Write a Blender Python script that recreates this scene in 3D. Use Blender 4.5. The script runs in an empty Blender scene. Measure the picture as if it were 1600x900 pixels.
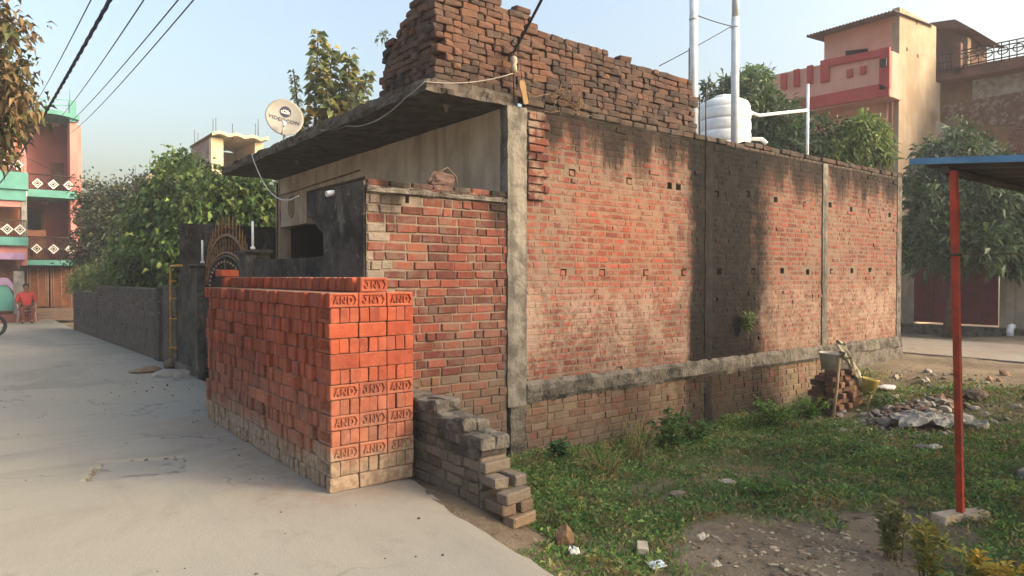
import bpy, bmesh, math, random
import numpy as np
from mathutils import Vector, Matrix, Euler
random.seed(7); rng = np.random.default_rng(11)
R = math.radians
sc = bpy.context.scene
COL = sc.collection

# ---------------------------------------------------------------- camera
F_PX, CAM_H, YAW = 1070.0, 1.58, R(38.0)
PITCH = math.atan(18/F_PX)
cam_d = bpy.data.cameras.new('camera'); cam = bpy.data.objects.new('camera', cam_d); COL.objects.link(cam)
cam.location = (0, 0, CAM_H); cam.rotation_euler = (math.pi/2 - PITCH, 0, -YAW)
cam_d.sensor_width = 36.0; cam_d.lens = 36.0*F_PX/1600.0; cam_d.clip_start = 0.05; cam_d.clip_end = 2000
sc.camera = cam

# ---------------------------------------------------------------- sky and sun (low hazy evening sun, right and a little behind the camera)
SUN_EL, SUN_AZ = R(25), Vector((0.62, -0.78))      # direction towards the sun on the ground plane
world = bpy.data.worlds.new('World'); sc.world = world; world.use_nodes = True
wn = world.node_tree; wn.nodes.clear()
sky = wn.nodes.new('ShaderNodeTexSky'); sky.sky_type = 'NISHITA'; sky.sun_disc = False
sky.sun_elevation = SUN_EL; sky.sun_rotation = math.atan2(SUN_AZ.x, SUN_AZ.y)
sky.altitude = 100; sky.air_density = 1.4; sky.dust_density = 10.0; sky.ozone_density = 1.0
bg = wn.nodes.new('ShaderNodeBackground'); bg.inputs[1].default_value = 0.15
wo = wn.nodes.new('ShaderNodeOutputWorld')
wn.links.new(sky.outputs[0], bg.inputs[0]); wn.links.new(bg.outputs[0], wo.inputs[0])
sl = bpy.data.lights.new('sun', 'SUN'); sl.energy = 0.5; sl.angle = R(16); sl.color = (1.0, 0.88, 0.74)
sun = bpy.data.objects.new('sun', sl); COL.objects.link(sun)
sd = Vector((SUN_AZ.x*math.cos(SUN_EL), SUN_AZ.y*math.cos(SUN_EL), math.sin(SUN_EL)))
sun.rotation_euler = sd.to_track_quat('Z', 'Y').to_euler(); sun.location = (12, -16, 12)
vs = sc.view_settings
vs.view_transform = 'Standard'; vs.look = 'None'; vs.exposure = 1.6; vs.gamma = 1.0; vs.use_curve_mapping = False

# ---------------------------------------------------------------- helpers
def S(r, g, b):                                     # 8-bit sRGB -> linear
    f = lambda c: c/12.92 if c <= 0.04045 else ((c+0.055)/1.055)**2.4
    return (f(r/255), f(g/255), f(b/255))
fw = Vector((math.sin(YAW)*math.cos(PITCH), math.cos(YAW)*math.cos(PITCH), -math.sin(PITCH)))
rt = Vector((math.cos(YAW), -math.sin(YAW), 0)); upv = rt.cross(fw)
def at(x, y, d):                                    # a place d metres out, seen at photo pixel x, y
    return Vector((0, 0, CAM_H)) + d*(fw + rt*((x-800)/F_PX) - upv*((y-450)/F_PX))
def ssm(a, b, x):
    t = min(1, max(0, (x-a)/(b-a))); return t*t*(3-2*t)
def tag(o, label=None, cat=None, group=None, kind=None):
    if label: o['label'] = label
    if cat: o['category'] = cat
    if group: o['group'] = group
    if kind: o['kind'] = kind
    return o
def thing(name, loc, label, cat, group=None, rz=0):
    o = bpy.data.objects.new(name, None); COL.objects.link(o); o.location = loc; o.rotation_euler.z = rz
    o.empty_display_size = 0.2
    return tag(o, label, cat, group)
def put(name, me, parent=None, loc=None, rot=None):
    o = bpy.data.objects.new(name, me); COL.objects.link(o)
    if parent: o.parent = parent
    if loc is not None: o.location = loc
    if rot is not None: o.rotation_euler = rot
    return o
ORD1 = ['zeroth','first','second','third','fourth','fifth','sixth','seventh','eighth','ninth','tenth','eleventh','twelfth','thirteenth','fourteenth','fifteenth','sixteenth','seventeenth','eighteenth','nineteenth']
TEN = {2:('twenty','twentieth'),3:('thirty','thirtieth'),4:('forty','fortieth'),5:('fifty','fiftieth')}
def ordw(n):
    if n < 20: return ORD1[n]
    a, b = divmod(n, 10)
    return TEN[a][1] if b == 0 else TEN[a][0]+'-'+ORD1[b]

class MB:
    """collects faces with one colour each, then links them as ONE mesh object; vertices are given in world or local space"""
    def __init__(s): s.v=[]; s.f=[]; s.c=[]; s.sm=[]
    def face(s, idx, col, smooth=False): s.f.append(idx); s.c.append(col); s.sm.append(smooth)
    def quad(s, a, b, c, d, col=(.5,.5,.5)):
        n=len(s.v); s.v += [tuple(a),tuple(b),tuple(c),tuple(d)]; s.face((n,n+1,n+2,n+3), col)
    def add(s, vf, mat=None, col=(.5,.5,.5), smooth=False):
        n=len(s.v); vs_, fs = vf
        s.v += [tuple(mat @ Vector(p)) if mat else tuple(p) for p in vs_]
        for f in fs: s.face(tuple(i+n for i in f), col, smooth)
    def box(s, x0,x1,y0,y1,z0,z1, col=(.5,.5,.5), mat=None, bev=0.0, jit=0.0):
        if bev > 0:
            vf = bevbox(x1-x0, y1-y0, z1-z0, bev)
            cx,cy,cz=(x0+x1)/2,(y0+y1)/2,(z0+z1)/2
            vf = ([(p[0]+cx+random.uniform(-jit,jit),p[1]+cy+random.uniform(-jit,jit),p[2]+cz+random.uniform(-jit,jit)) for p in vf[0]], vf[1])
        else:
            vf = ([(x0,y0,z0),(x1,y0,z0),(x1,y1,z0),(x0,y1,z0),(x0,y0,z1),(x1,y0,z1),(x1,y1,z1),(x0,y1,z1)],
              [(0,3,2,1),(4,5,6,7),(0,1,5,4),(1,2,6,5),(2,3,7,6),(3,0,4,7)])
            if jit: vf = ([tuple(c+random.uniform(-jit,jit) for c in p) for p in vf[0]], vf[1])
        s.add(vf, mat, col)
    def tube(s, pts, r, n=8, col=(.5,.5,.5), caps=True, smooth=True):
        pts=[Vector(p) for p in pts]; rs = r if isinstance(r,(list,tuple)) else [r]*len(pts)
        base=len(s.v); ref=None
        for i,p in enumerate(pts):
            t=(pts[min(i+1,len(pts)-1)]-pts[max(i-1,0)]).normalized()
            if ref is None: ref = t.orthogonal().normalized()
            ref=(ref-t*ref.dot(t)); ref = ref.normalized() if ref.length>1e-6 else t.orthogonal().normalized()
            b=t.cross(ref)
            for k in range(n):
                a=2*math.pi*k/n; s.v.append(tuple(p+(ref*math.cos(a)+b*math.sin(a))*rs[i]))
        for i in range(len(pts)-1):
            for k in range(n):
                a=base+i*n+k; b_=base+i*n+(k+1)%n
                s.face((a,b_,b_+n,a+n), col, smooth)
        if caps:
            s.face(tuple(base+k for k in reversed(range(n))), col)
            e=base+(len(pts)-1)*n; s.face(tuple(e+k for k in range(n)), col)
    def lathe(s, prof, n=24, mat=None, col=(.5,.5,.5), smooth=True):
        base=len(s.v); M=mat or Matrix()
        for (r,z) in prof:
            for k in range(n):
                a=2*math.pi*k/n; s.v.append(tuple(M@Vector((r*math.cos(a),r*math.sin(a),z))))
        for i in range(len(prof)-1):
            for k in range(n):
                a=base+i*n+k; b=base+i*n+(k+1)%n; s.face((a,b,b+n,a+n), col, smooth)
        s.face(tuple(base+k for k in reversed(range(n))), col)
        e=base+(len(prof)-1)*n; s.face(tuple(e+k for k in range(n)), col)
    def prism(s, poly, O, U, V, N, d, col=(.5,.5,.5)):
        """polygon in the (U,V) plane at O, extruded by d along N"""
        O,U,V,N=Vector(O),Vector(U),Vector(V),Vector(N)
        n=len(poly); b=len(s.v)
        for k in (0,1):
            for (u,v) in poly: s.v.append(tuple(O+U*u+V*v+N*(d*k)))
        s.face(tuple(b+i for i in reversed(range(n))), col); s.face(tuple(b+n+i for i in range(n)), col)
        for i in range(n): j=(i+1)%n; s.face((b+i,b+j,b+n+j,b+n+i), col)
    def mesh(s, name, mat, fix=False):
        me=bpy.data.meshes.new(name); me.from_pydata(s.v,[],s.f); me.materials.append(mat)
        ca=me.color_attributes.new('Col','FLOAT_COLOR','CORNER')
        ln=np.array([len(f) for f in s.f]); c=np.array(s.c,dtype=np.float32).reshape(-1,3)
        c=np.repeat(np.concatenate([c,np.ones((len(c),1),np.float32)],1),ln,axis=0)
        ca.data.foreach_set('color',c.ravel())
        me.polygons.foreach_set('use_smooth',np.array(s.sm,dtype=bool))
        if fix:
            bm=bmesh.new(); bm.from_mesh(me); bmesh.ops.recalc_face_normals(bm,faces=bm.faces); bm.to_mesh(me); bm.free()
        me.update(); return me
    def build(s, name, mat, parent=None, fix=True):
        o=put(name, s.mesh(name,mat,fix)); 
        if parent: o.parent=parent; o.matrix_parent_inverse=Matrix.Translation(parent.location).inverted() if parent.rotation_euler.z==0 else Matrix.Identity(4)
        return o
_bb={}
def bevbox(w,d,h,b):
    k=(round(w,3),round(d,3),round(h,3),b)
    if k not in _bb:
        bm=bmesh.new(); bmesh.ops.create_cube(bm,size=1)
        for v in bm.verts: v.co=Vector((v.co.x*w,v.co.y*d,v.co.z*h))
        bmesh.ops.bevel(bm,geom=bm.edges[:],offset=min(b,w*.45,d*.45,h*.45),segments=1,affect='EDGES',profile=.5)
        bm.verts.ensure_lookup_table()
        _bb[k]=([tuple(v.co) for v in bm.verts],[tuple(v.index for v in f.verts) for f in bm.faces]); bm.free()
    return _bb[k]
def T(x,y,z,rz=0,rx=0,ry=0): return Matrix.Translation((x,y,z))@Euler((rx,ry,rz)).to_matrix().to_4x4()
def vcol(c,j=.12):
    k=1+random.uniform(-j,j); return tuple(min(1,x*k*(1+random.uniform(-j,j)*.3)) for x in c)

def bmesh_mesh_blob(rad, sub=2, amp=.25, seed=0, sx=1, sy=1, sz=1):
    """an uneven lump (stones, sacks, clods): verts, faces"""
    rr=random.Random(seed); bm=bmesh.new(); bmesh.ops.create_icosphere(bm,subdivisions=sub,radius=1)
    ax=[(Vector((rr.gauss(0,1),rr.gauss(0,1),rr.gauss(0,1))).normalized(),rr.uniform(.55,.95)) for _ in range(7)]
    for v in bm.verts:
        p=v.co.copy()
        for a,l in ax:
            d=p.dot(a)
            if d>l: p-=a*(d-l)*(.6+amp)
        p*=1+rr.uniform(-amp,amp)*.15
        v.co=Vector((p.x*rad*sx,p.y*rad*sy,p.z*rad*sz))
    bm.verts.ensure_lookup_table()
    r=([tuple(v.co) for v in bm.verts],[tuple(v.index for v in f.verts) for f in bm.faces]); bm.free(); return r
def text_vf(txt, size, depth, bold=0.0, spacing=1.0, squash=1.0):
    """lettering as verts, faces: centred, in the XZ plane, rising towards -Y"""
    cu=bpy.data.curves.new('lettering','FONT'); cu.body=txt; cu.size=size; cu.extrude=depth/2; cu.offset=bold; cu.resolution_u=3
    cu.align_x='CENTER'; cu.align_y='CENTER'; cu.space_character=spacing
    o=bpy.data.objects.new('lettering',cu); COL.objects.link(o)
    me=bpy.data.meshes.new_from_object(o.evaluated_get(bpy.context.evaluated_depsgraph_get()))
    vs_=[(v.co.x*squash,-v.co.z,v.co.y) for v in me.vertices]; fs=[tuple(p.vertices) for p in me.polygons]
    ys=[v[2] for v in vs_]; m=(max(ys)+min(ys))/2; vs_=[(a,b,c-m) for a,b,c in vs_]
    bpy.data.objects.remove(o); bpy.data.curves.remove(cu); bpy.data.meshes.remove(me)
    return vs_,fs

# ---------------------------------------------------------------- material nodes
class NT:
    def __init__(s,name):
        s.m=bpy.data.materials.new(name); s.m.use_nodes=True; s.t=s.m.node_tree; s.t.nodes.clear()
        s.out=s.t.nodes.new('ShaderNodeOutputMaterial')
        s.geo=s.t.nodes.new('ShaderNodeNewGeometry'); s.P=s.geo.outputs['Position']
    def n(s,typ,ins=None,**kw):
        nd=s.t.nodes.new(typ)
        for k,v in kw.items(): setattr(nd,k,v)
        for k,v in (ins or {}).items():
            if isinstance(v,bpy.types.NodeSocket): s.t.links.new(v,nd.inputs[k])
            else: nd.inputs[k].default_value = v
        return nd
    def noise(s,vec,scale,detail=4,rough=.55,dist=0.0):
        return s.n('ShaderNodeTexNoise',{'Vector':vec,'Scale':scale,'Detail':detail,'Roughness':rough,'Distortion':dist}).outputs['Fac']
    def math(s,op,a,b=0.0,c=0.0,clamp=False):
        return s.n('ShaderNodeMath',{0:a,1:b,2:c},operation=op,use_clamp=clamp).outputs[0]
    def map(s,v,a,b,c=0.0,d=1.0):
        return s.n('ShaderNodeMapRange',{'Value':v,'From Min':a,'From Max':b,'To Min':c,'To Max':d},interpolation_type='SMOOTHSTEP').outputs[0]
    def mix(s,f,a,b,blend='MIX'):
        c=lambda v: v if isinstance(v,bpy.types.NodeSocket) else (*v,1.0)
        return s.n('ShaderNodeMix',{0:f,6:c(a),7:c(b)},data_type='RGBA',blend_type=blend).outputs[2]
    def scale(s,vec,v): return s.n('ShaderNodeMapping',{'Vector':vec,'Scale':v}).outputs[0]
    def sep(s,vec): return s.n('ShaderNodeSeparateXYZ',{0:vec}).outputs
    def attr(s): return s.n('ShaderNodeAttribute',attribute_name='Col').outputs['Color']
    def obj(s): return s.n('ShaderNodeTexCoord').outputs['Object']
    def rnd(s): return s.n('ShaderNodeObjectInfo').outputs['Random']
    def done(s,col,rough=.85,bump=None,bs=.4,bd=.01,metal=0.0,spec=.3,trans=None):
        ins={'Base Color':col if isinstance(col,bpy.types.NodeSocket) else (*col,1),'Roughness':rough,'Metallic':metal,'Specular IOR Level':spec}
        if bump is not None:
            ins['Normal']=s.n('ShaderNodeBump',{'Height':bump,'Strength':bs,'Distance':bd}).outputs[0]
        b=s.n('ShaderNodeBsdfPrincipled',ins).outputs[0]
        if trans:
            t=s.n('ShaderNodeBsdfTranslucent',{'Color':ins['Base Color']}).outputs[0]
            b=s.n('ShaderNodeMixShader',{0:trans,1:b,2:t}).outputs[0]
        s.t.links.new(b,s.out.inputs[0]); return s.m
def simple(name,c1,c2=None,scale=6,rough=.8,bs=.3,bd=.006,metal=0,spec=.3,vc=False,bscale=40,local=True,streak=None):
    m=NT(name); P=m.obj() if local else m.P
    c2=c2 or tuple(x*.75 for x in c1)
    col=m.mix(m.map(m.noise(P,scale,5),.35,.68),c1,c2)
    if vc: col=m.mix(1.0,col,m.attr(),'MULTIPLY')
    if streak:                                      # rain streaks and grime: (colour, amount)
        k=m.noise(m.scale(m.P,(5,5,.45)),1.0,5,.6)
        col=m.mix(m.math('MULTIPLY',m.map(k,.45,.7),streak[1]),col,streak[0])
    return m.done(col,rough,m.noise(P,bscale,3),bs,bd,metal,spec)
def leafmat(name,trans=.3,rough=.5):
    m=NT(name); a=m.attr()
    k=m.map(m.noise(m.P,3,3),.3,.7)
    return m.done(m.mix(1.0,a,m.mix(k,(.82,.82,.85),(1.18,1.15,1.05)),'MULTIPLY'),rough,trans=trans,spec=.35)
def masonry(name, top=None, col=None, low=None, smear=.55, mortar=S(150,140,126), whites=None, redzone=None, fade=None):
    """brick colour from Col; mortar smears; black algae below the top edge and in a vertical run; pale salts low down"""
    m=NT(name); a=m.attr(); X,Y,Z=m.sep(m.P)[0:3]
    v=m.noise(m.P,23,4,.6); c=m.mix(m.map(v,.3,.75,0,.55),a,m.mix(1.0,a,(.55,.5,.5),'MULTIPLY'))
    n1=m.noise(m.P,7,6,.68,.4); n0=m.noise(m.P,1.3,3,.5)
    c=m.mix(m.math('MULTIPLY',m.map(m.math('ADD',n1,m.math('MULTIPLY',n0,.35)),.62,.80),smear),c,mortar)
    if redzone:                                     # cleaner, redder field of brick
        x0,x1,z0,z1=redzone
        f=m.math('MULTIPLY',m.math('MULTIPLY',m.map(X,x0,x0+1),m.map(X,x1-1,x1,1,0)),m.math('MULTIPLY',m.map(Z,z0,z0+.7),m.map(Z,z1-.7,z1,1,0)))
        c=m.mix(m.math('MULTIPLY',f,.5),c,m.mix(1.0,c,(1.35,.95,.8),'MULTIPLY'))
    if whites:
        z0,z1=whites; w=m.math('ADD',m.math('MULTIPLY',m.noise(m.P,2.0,5,.7,.6),.6),m.math('MULTIPLY',m.noise(m.P,16,5,.7),.4))
        f=m.math('MULTIPLY',m.map(w,.44,.58),m.math('MULTIPLY',m.map(Z,z0-.2,z0+.2),m.map(Z,z1-.6,z1,1,0)))
        c=m.mix(m.math('MULTIPLY',f,.75),c,S(150,130,117))
    if low:                                         # damp grey dirt at the foot
        z0,z1=low; f=m.map(m.math('ADD',Z,m.math('MULTIPLY',m.math('SUBTRACT',n0,.5),.9)),z0,z1,1,0)
        c=m.mix(m.math('MULTIPLY',f,.7),c,S(96,87,77))
    st=m.noise(m.scale(m.P,(3.2,3.2,.35)),1.0,6,.62); sf=m.noise(m.P,6,6,.72)
    blk=mix_blk=None
    if top:
        z0,z1=top
        f=m.map(m.math('ADD',Z,m.math('ADD',m.math('MULTIPLY',m.math('SUBTRACT',st,.5),1.5),m.math('MULTIPLY',m.math('SUBTRACT',sf,.5),.8))),z0,z1)
        c=m.mix(m.math('MULTIPLY',f,.94),c,m.mix(m.map(sf,.4,.65),S(18,17,16),S(44,40,37)))
    if col:                                         # (x of the left edge, x of the right edge): a leaking run down the wall
        for (x0,x1,am) in col:
            xx=m.math('ADD',X,m.math('ADD',m.math('MULTIPLY',m.math('SUBTRACT',st,.5),1.1),m.math('MULTIPLY',m.math('SUBTRACT',sf,.5),.7)))
            f=m.math('MULTIPLY',m.map(xx,x0-.35,x0+.12),m.map(xx,x1-.3,x1+.5,1,0))
            c=m.mix(m.math('MULTIPLY',f,am),c,m.mix(m.map(sf,.38,.68),S(10,10,10),S(30,28,27)))
    return m.done(c,.92,m.math('ADD',m.noise(m.P,60,5,.7),m.math('MULTIPLY',n1,1.2)),.75,.012,spec=.15)

def newbrick_mat():
    m=NT('new_orange_brick'); O=m.obj(); a=m.attr(); r=m.rnd(); Z=m.sep(m.P)[2]; Y=m.sep(m.P)[1]
    off=m.n('ShaderNodeVectorMath',{0:O,1:m.n('ShaderNodeCombineXYZ',{0:m.math('MULTIPLY',r,37),1:m.math('MULTIPLY',r,91),2:r}).outputs[0]},operation='ADD').outputs[0]
    k=m.noise(off,13,5,.65); k2=m.noise(off,60,3,.6)
    c=m.mix(m.map(k,.3,.72),a,m.mix(1.0,a,(.76,.66,.66),'MULTIPLY'))
    c=m.mix(m.map(r,0,1,0,.6),c,m.mix(1.0,c,(.66,.68,.84),'MULTIPLY'))
    c=m.mix(m.math('MULTIPLY',m.map(k2,.6,.75),.35),c,S(196,140,110))
    w=m.noise(m.P,2.2,4,.6); w2=m.noise(m.P,22,3)
    d=m.math('ADD',Z,m.math('ADD',m.math('MULTIPLY',m.math('SUBTRACT',w,.5),-.5),m.math('MULTIPLY',m.math('SUBTRACT',w2,.5),.2)))
    dust=m.math('MAXIMUM',m.map(d,.14,.42,.9,0),m.map(d,.3,1.1,.28,0))
    nz=m.sep(m.geo.outputs['Normal'])[2]
    dust=m.math('MAXIMUM',dust,m.math('MULTIPLY',m.map(nz,.5,.9),.55))
    c=m.mix(dust,c,m.mix(m.map(w2,.3,.7),S(118,104,88),S(158,142,122)))
    return m.done(c,.93,m.math('ADD',k2,k),.55,.006,spec=.12)
M={}
M['brick_new']=newbrick_mat()
M['wall_long']=masonry('weathered_brick_wall',top=(2.74,3.26),col=[(7.45,9.15,.985)],low=(-.5,.15),smear=.85,mortar=S(118,101,89),whites=(.45,1.75),redzone=(4.9,7.6,.8,2.9))
M['wall_plinth']=masonry('plinth_brick',low=(-.6,.1),smear=.9,mortar=S(120,106,90),col=[(7.3,9.4,.75),(5.9,6.5,.3)])
M['wall_comp']=masonry('compound_brick',mortar=S(106,97,88),top=(2.05,2.55),low=(-.1,.7),smear=.42)
M['wall_grey']=masonry('grey_brick',smear=.7,mortar=S(92,87,81),low=(.0,.5),top=(1.3,1.9))
M['wall_far']=masonry('far_brick',smear=.5,mortar=S(120,108,100))
M['brick_old']=masonry('old_roof_brick',smear=.35,mortar=S(104,90,78))
M['concrete_rough']=simple('rough_concrete',S(104,99,92),S(62,59,55),7,.95,.9,.03,bscale=26,local=False)
M['concrete_col']=simple('column_concrete',S(122,118,111),S(84,80,75),7,.92,.8,.02,bscale=24,local=False,streak=(S(48,46,43),.75))
M['canopy']=None
M['plaster_black']=simple('black_mildewed_plaster',S(50,48,46),S(88,84,79),6,.9,.5,.01,local=False,streak=(S(30,30,32),.7))
M['plaster_beige']=simple('beige_plaster',S(186,172,154),S(158,144,128),2.2,.9,.3,.006,local=False,streak=(S(120,102,84),.5))
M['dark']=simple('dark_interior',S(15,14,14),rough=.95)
M['white_pvc']=simple('white_plastic',S(226,228,230),S(205,208,212),5,.4,.05)
M['grey_pvc']=simple('grey_pipe',S(196,202,210),S(176,182,190),5,.45,.05)
M['black_wire']=simple('black_cable',S(38,40,48),rough=.6)
M['iron']=simple('dark_iron',S(48,44,42),S(70,58,48),9,.55,.3,.002,.4)
M['bronze']=simple('bronze_painted_iron',S(126,92,60),S(84,60,42),12,.5,.3,.002,.3)
M['yellow']=simple('yellow_pipe',S(186,140,58),S(150,110,48),8,.5)
M['post']=simple('orange_red_post',S(172,58,34),S(132,46,30),9,.55,.4,.004,local=False,streak=(S(92,54,40),.5))
M['sheet']=simple('dark_metal_sheet',S(74,70,72),S(54,50,52),3,.6)
M['blue']=simple('blue_metal',S(84,128,164),S(70,110,144),4,.5)
M['peach']=simple('peach_paint',S(200,150,136),S(188,138,122),1.2,.85,.15,local=False,streak=(S(180,120,104),.3))
M['redpaint']=simple('red_paint',S(168,64,62),S(152,56,56),2,.7,.15)
M['cement']=simple('bare_cement',S(172,156,134),S(146,130,110),1.0,.92,.3,local=False,streak=(S(150,124,98),.6))
M['pink']=simple('pink_paint',S(196,134,128),S(182,120,114),1.5,.85,.1,local=False)
M['pinkdeep']=simple('deep_pink_paint',S(152,92,90),S(138,82,80),1.5,.85,.1,local=False)
M['teal']=simple('teal_paint',S(92,152,144),S(80,138,130),2,.7)
M['grey']=simple('grey_stone',S(150,146,140),S(120,116,112),6,.9,.4)
M['white']=simple('white_paint',S(224,222,216),S(200,198,192),4,.7)
M['brown']=simple('brown_paint',S(116,74,54),S(92,58,44),5,.65)
M['maroon']=simple('maroon_gate_paint',S(104,44,48),S(84,36,42),5,.6)
M['vc']=simple('painted_surface',(1,1,1),(.86,.86,.86),8,.75,.2,vc=True)
M['cloth']=simple('cloth',(1,1,1),(.85,.85,.85),20,.95,.3,vc=True)
M['skin']=simple('skin',S(132,88,66),S(120,78,58),8,.6)
M['leaf']=leafmat('leaf'); M['leaf_dry']=leafmat('dry_leaf',.2,.7); M['grassm']=leafmat('grass_blades',.25,.6)
M['bark']=simple('bark',S(104,88,72),S(74,62,52),6,.95,.8,.02)
M['stone']=simple('stone',(1,1,1),(.7,.7,.7),9,.95,.7,.02,vc=True,bscale=24)
m=NT('black_mildewed_plaster'); P=m.P; s1=m.noise(m.scale(P,(6,6,1.3)),1.0,7,.75,.6); s2=m.noise(P,11,7,.78); s3=m.noise(P,2.2,6,.7)
c=m.mix(m.map(s3,.35,.65),S(32,31,31),S(74,70,66)); c=m.mix(m.math('MULTIPLY',m.map(s1,.52,.68),.7),c,S(104,98,91)); c=m.mix(m.math('MULTIPLY',m.map(s2,.57,.68),.75),c,S(132,126,118))
M['plaster_black']=m.done(c,.92,m.math('ADD',s2,s1),.6,.012,spec=.15)
m=NT('canopy_concrete'); P=m.P; nz=m.sep(m.geo.outputs['Normal'])[2]
pl=m.noise(m.scale(P,(.5,7,.5)),1.6,3); b=m.noise(P,6,6,.7)
M['canopy']=m.done(m.mix(m.map(b,.35,.68),m.mix(pl,S(78,72,68),S(112,105,98)),S(66,61,57)),.95,m.math('ADD',m.noise(P,30,5,.7),m.math('MULTIPLY',pl,1.5)),.8,.02,spec=.1)
m=NT('road_concrete'); P=m.P; n1=m.noise(P,.55,5,.6,.5); n2=m.noise(P,3.5,6,.65); n3=m.noise(P,70,3,.7); n4=m.noise(m.scale(P,(1,.35,1)),1.7,5,.6,.8)
c=m.mix(m.map(n1,.35,.65),S(139,136,127),S(145,140,127)); c=m.mix(m.math('MULTIPLY',m.map(n4,.5,.68),.45),c,S(138,134,124)); c=m.mix(m.math('MULTIPLY',m.map(n2,.56,.74),.35),c,S(110,107,101))
c=m.mix(m.math('MULTIPLY',m.map(n3,.62,.74),.4),c,S(94,91,85))
n5=m.noise(P,.35,6,.7,1.2); c=m.mix(m.math('MULTIPLY',m.map(n5,.48,.62),.4),c,S(108,106,101))
n6=m.noise(m.scale(P,(2.2,.18,1)),1.3,5,.65); c=m.mix(m.math('MULTIPLY',m.map(n6,.5,.66),.14),c,S(112,109,102))
X_,Y_,Z_=m.sep(P)[0:3]; dd=m.math('MULTIPLY',m.math('MULTIPLY',m.map(X_,1.1,1.95),m.map(Y_,4.1,4.7)),m.map(Y_,8.0,8.6,1,0))
c=m.mix(m.math('MULTIPLY',dd,m.map(m.noise(P,6,5,.7),.35,.65,.1,.45)),c,S(126,96,78))
vo=m.n('ShaderNodeTexVoronoi',{'Vector':m.n('ShaderNodeVectorMath',{0:P,1:m.n('ShaderNodeTexNoise',{'Vector':P,'Scale':2.0,'Detail':5.0}).outputs['Color']},operation='ADD').outputs[0],'Scale':.42},feature='DISTANCE_TO_EDGE').outputs['Distance']
c=m.mix(m.math('MULTIPLY',m.map(vo,.003,.009,1,0),m.map(m.noise(P,.6,2),.45,.6,0,.55)),c,S(84,80,73))
M['road']=m.done(c,.92,m.math('ADD',n3,m.math('MULTIPLY',n2,2.0)),.45,.01,spec=.15)
m=NT('road_patch_concrete'); P=m.P; n2=m.noise(P,5,6,.65); n3=m.noise(P,60,3,.7)
M['patch']=m.done(m.mix(n2,S(126,125,120),S(138,135,126)),.9,m.math('ADD',n3,n2),.4,.008,spec=.15)
m=NT('soil'); P=m.P; n1=m.noise(P,.9,5,.6,.5); n2=m.noise(P,8,6,.7); n3=m.noise(P,45,4,.7)
c=m.mix(m.map(n1,.35,.65),S(116,104,88),S(142,129,110)); c=m.mix(m.map(n2,.5,.7,0,.6),c,S(92,78,60)); c=m.mix(m.map(n3,.58,.7,0,.5),c,S(158,146,128))
M['soil']=m.done(c,.97,m.math('ADD',n3,m.math('MULTIPLY',n2,2)),.9,.03,spec=.1)

# ---------------------------------------------------------------- terrain, road, lanes
from mathutils import noise as mn
def road_edge(y):                                  # x of the right edge of the street slab
    pts=[(-8,1.75),(0,2.1),(2.68,2.40),(3.2,2.46),(3.9,2.52),(4.6,2.68),(5.6,2.73),(14,2.72),(24,2.3),(31,2.2),(40,2.2)]
    for (a,xa),(b,xb) in zip(pts,pts[1:]):
        if a<=y<=b: return xa+(xb-xa)*(y-a)/(b-a)
    return 2.2
def dirtness(x,y):                                 # 1 on bare soil, 0 where green grows
    n=mn.noise((x*1.3,y*1.3,3.1))*.5+mn.noise((x*4,y*4,8))*.28
    d=1.25-(((x-4.5)/1.45)**2+((y-2.4)/.9)**2)**.5
    d=max(d, (x-10.6)/1.8-.25, 1.0-(((x-9.6)/1.6)**2+((y-3.75)/.75)**2)**.5+.1)
    d=max(d,1.2-abs(x-road_edge(y)-.14)*3.5 if y>3.3 else 0, .75-abs(x-5.4)*.5-abs(y-4.0)*1.6)
    return ssm(.15,.7,d+n*.9)
def hz(x,y):
    e=road_edge(y); z=-.16-.17*ssm(e-.1,e+.75,x)
    z-=.10*ssm(3.0,5.0,y)*ssm(4.5,6.5,x)*(1-ssm(9,11,x))
    z+=.20*math.exp(-((x-2.78)/.45)**2-((y-4.1)/.75)**2)
    z+=.36*ssm(9.0,13.2,x)
    if y<6 and x>e: z+=mn.noise((x*1.1,y*1.1,0))*.045+mn.noise((x*5,y*5,2))*.014*ssm(e,e+.5,x)
    return z
xs=sorted(set([-400,-120,-50,-20,-9]+[i*.5 for i in range(-10,5)]+[2.2+i*.07 for i in range(0,170)]+[14.2+i*.5 for i in range(0,20)]+[26,35,60,140,420]))
ys=sorted(set([-400,-120,-40,-15,-6,-3]+[-2+i*.4 for i in range(0,8)]+[1.2+i*.07 for i in range(0,68)]+[6,7,9,12,16,22,30,40,60,130,420]))
mb=MB()
for y in ys:
    for x in xs: mb.v.append((x,y,hz(x,y) if -3<=y<=6.1 and 1<x<30 else (-.16 if x<3 else -.06)))
nx=len(xs)
for j in range(len(ys)-1):
    for i in range(nx-1): a=j*nx+i; mb.face((a,a+1,a+nx+1,a+nx),(.5,.5,.5),True)
tag(mb.build('ground',M['soil'],fix=False),kind='structure')
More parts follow.
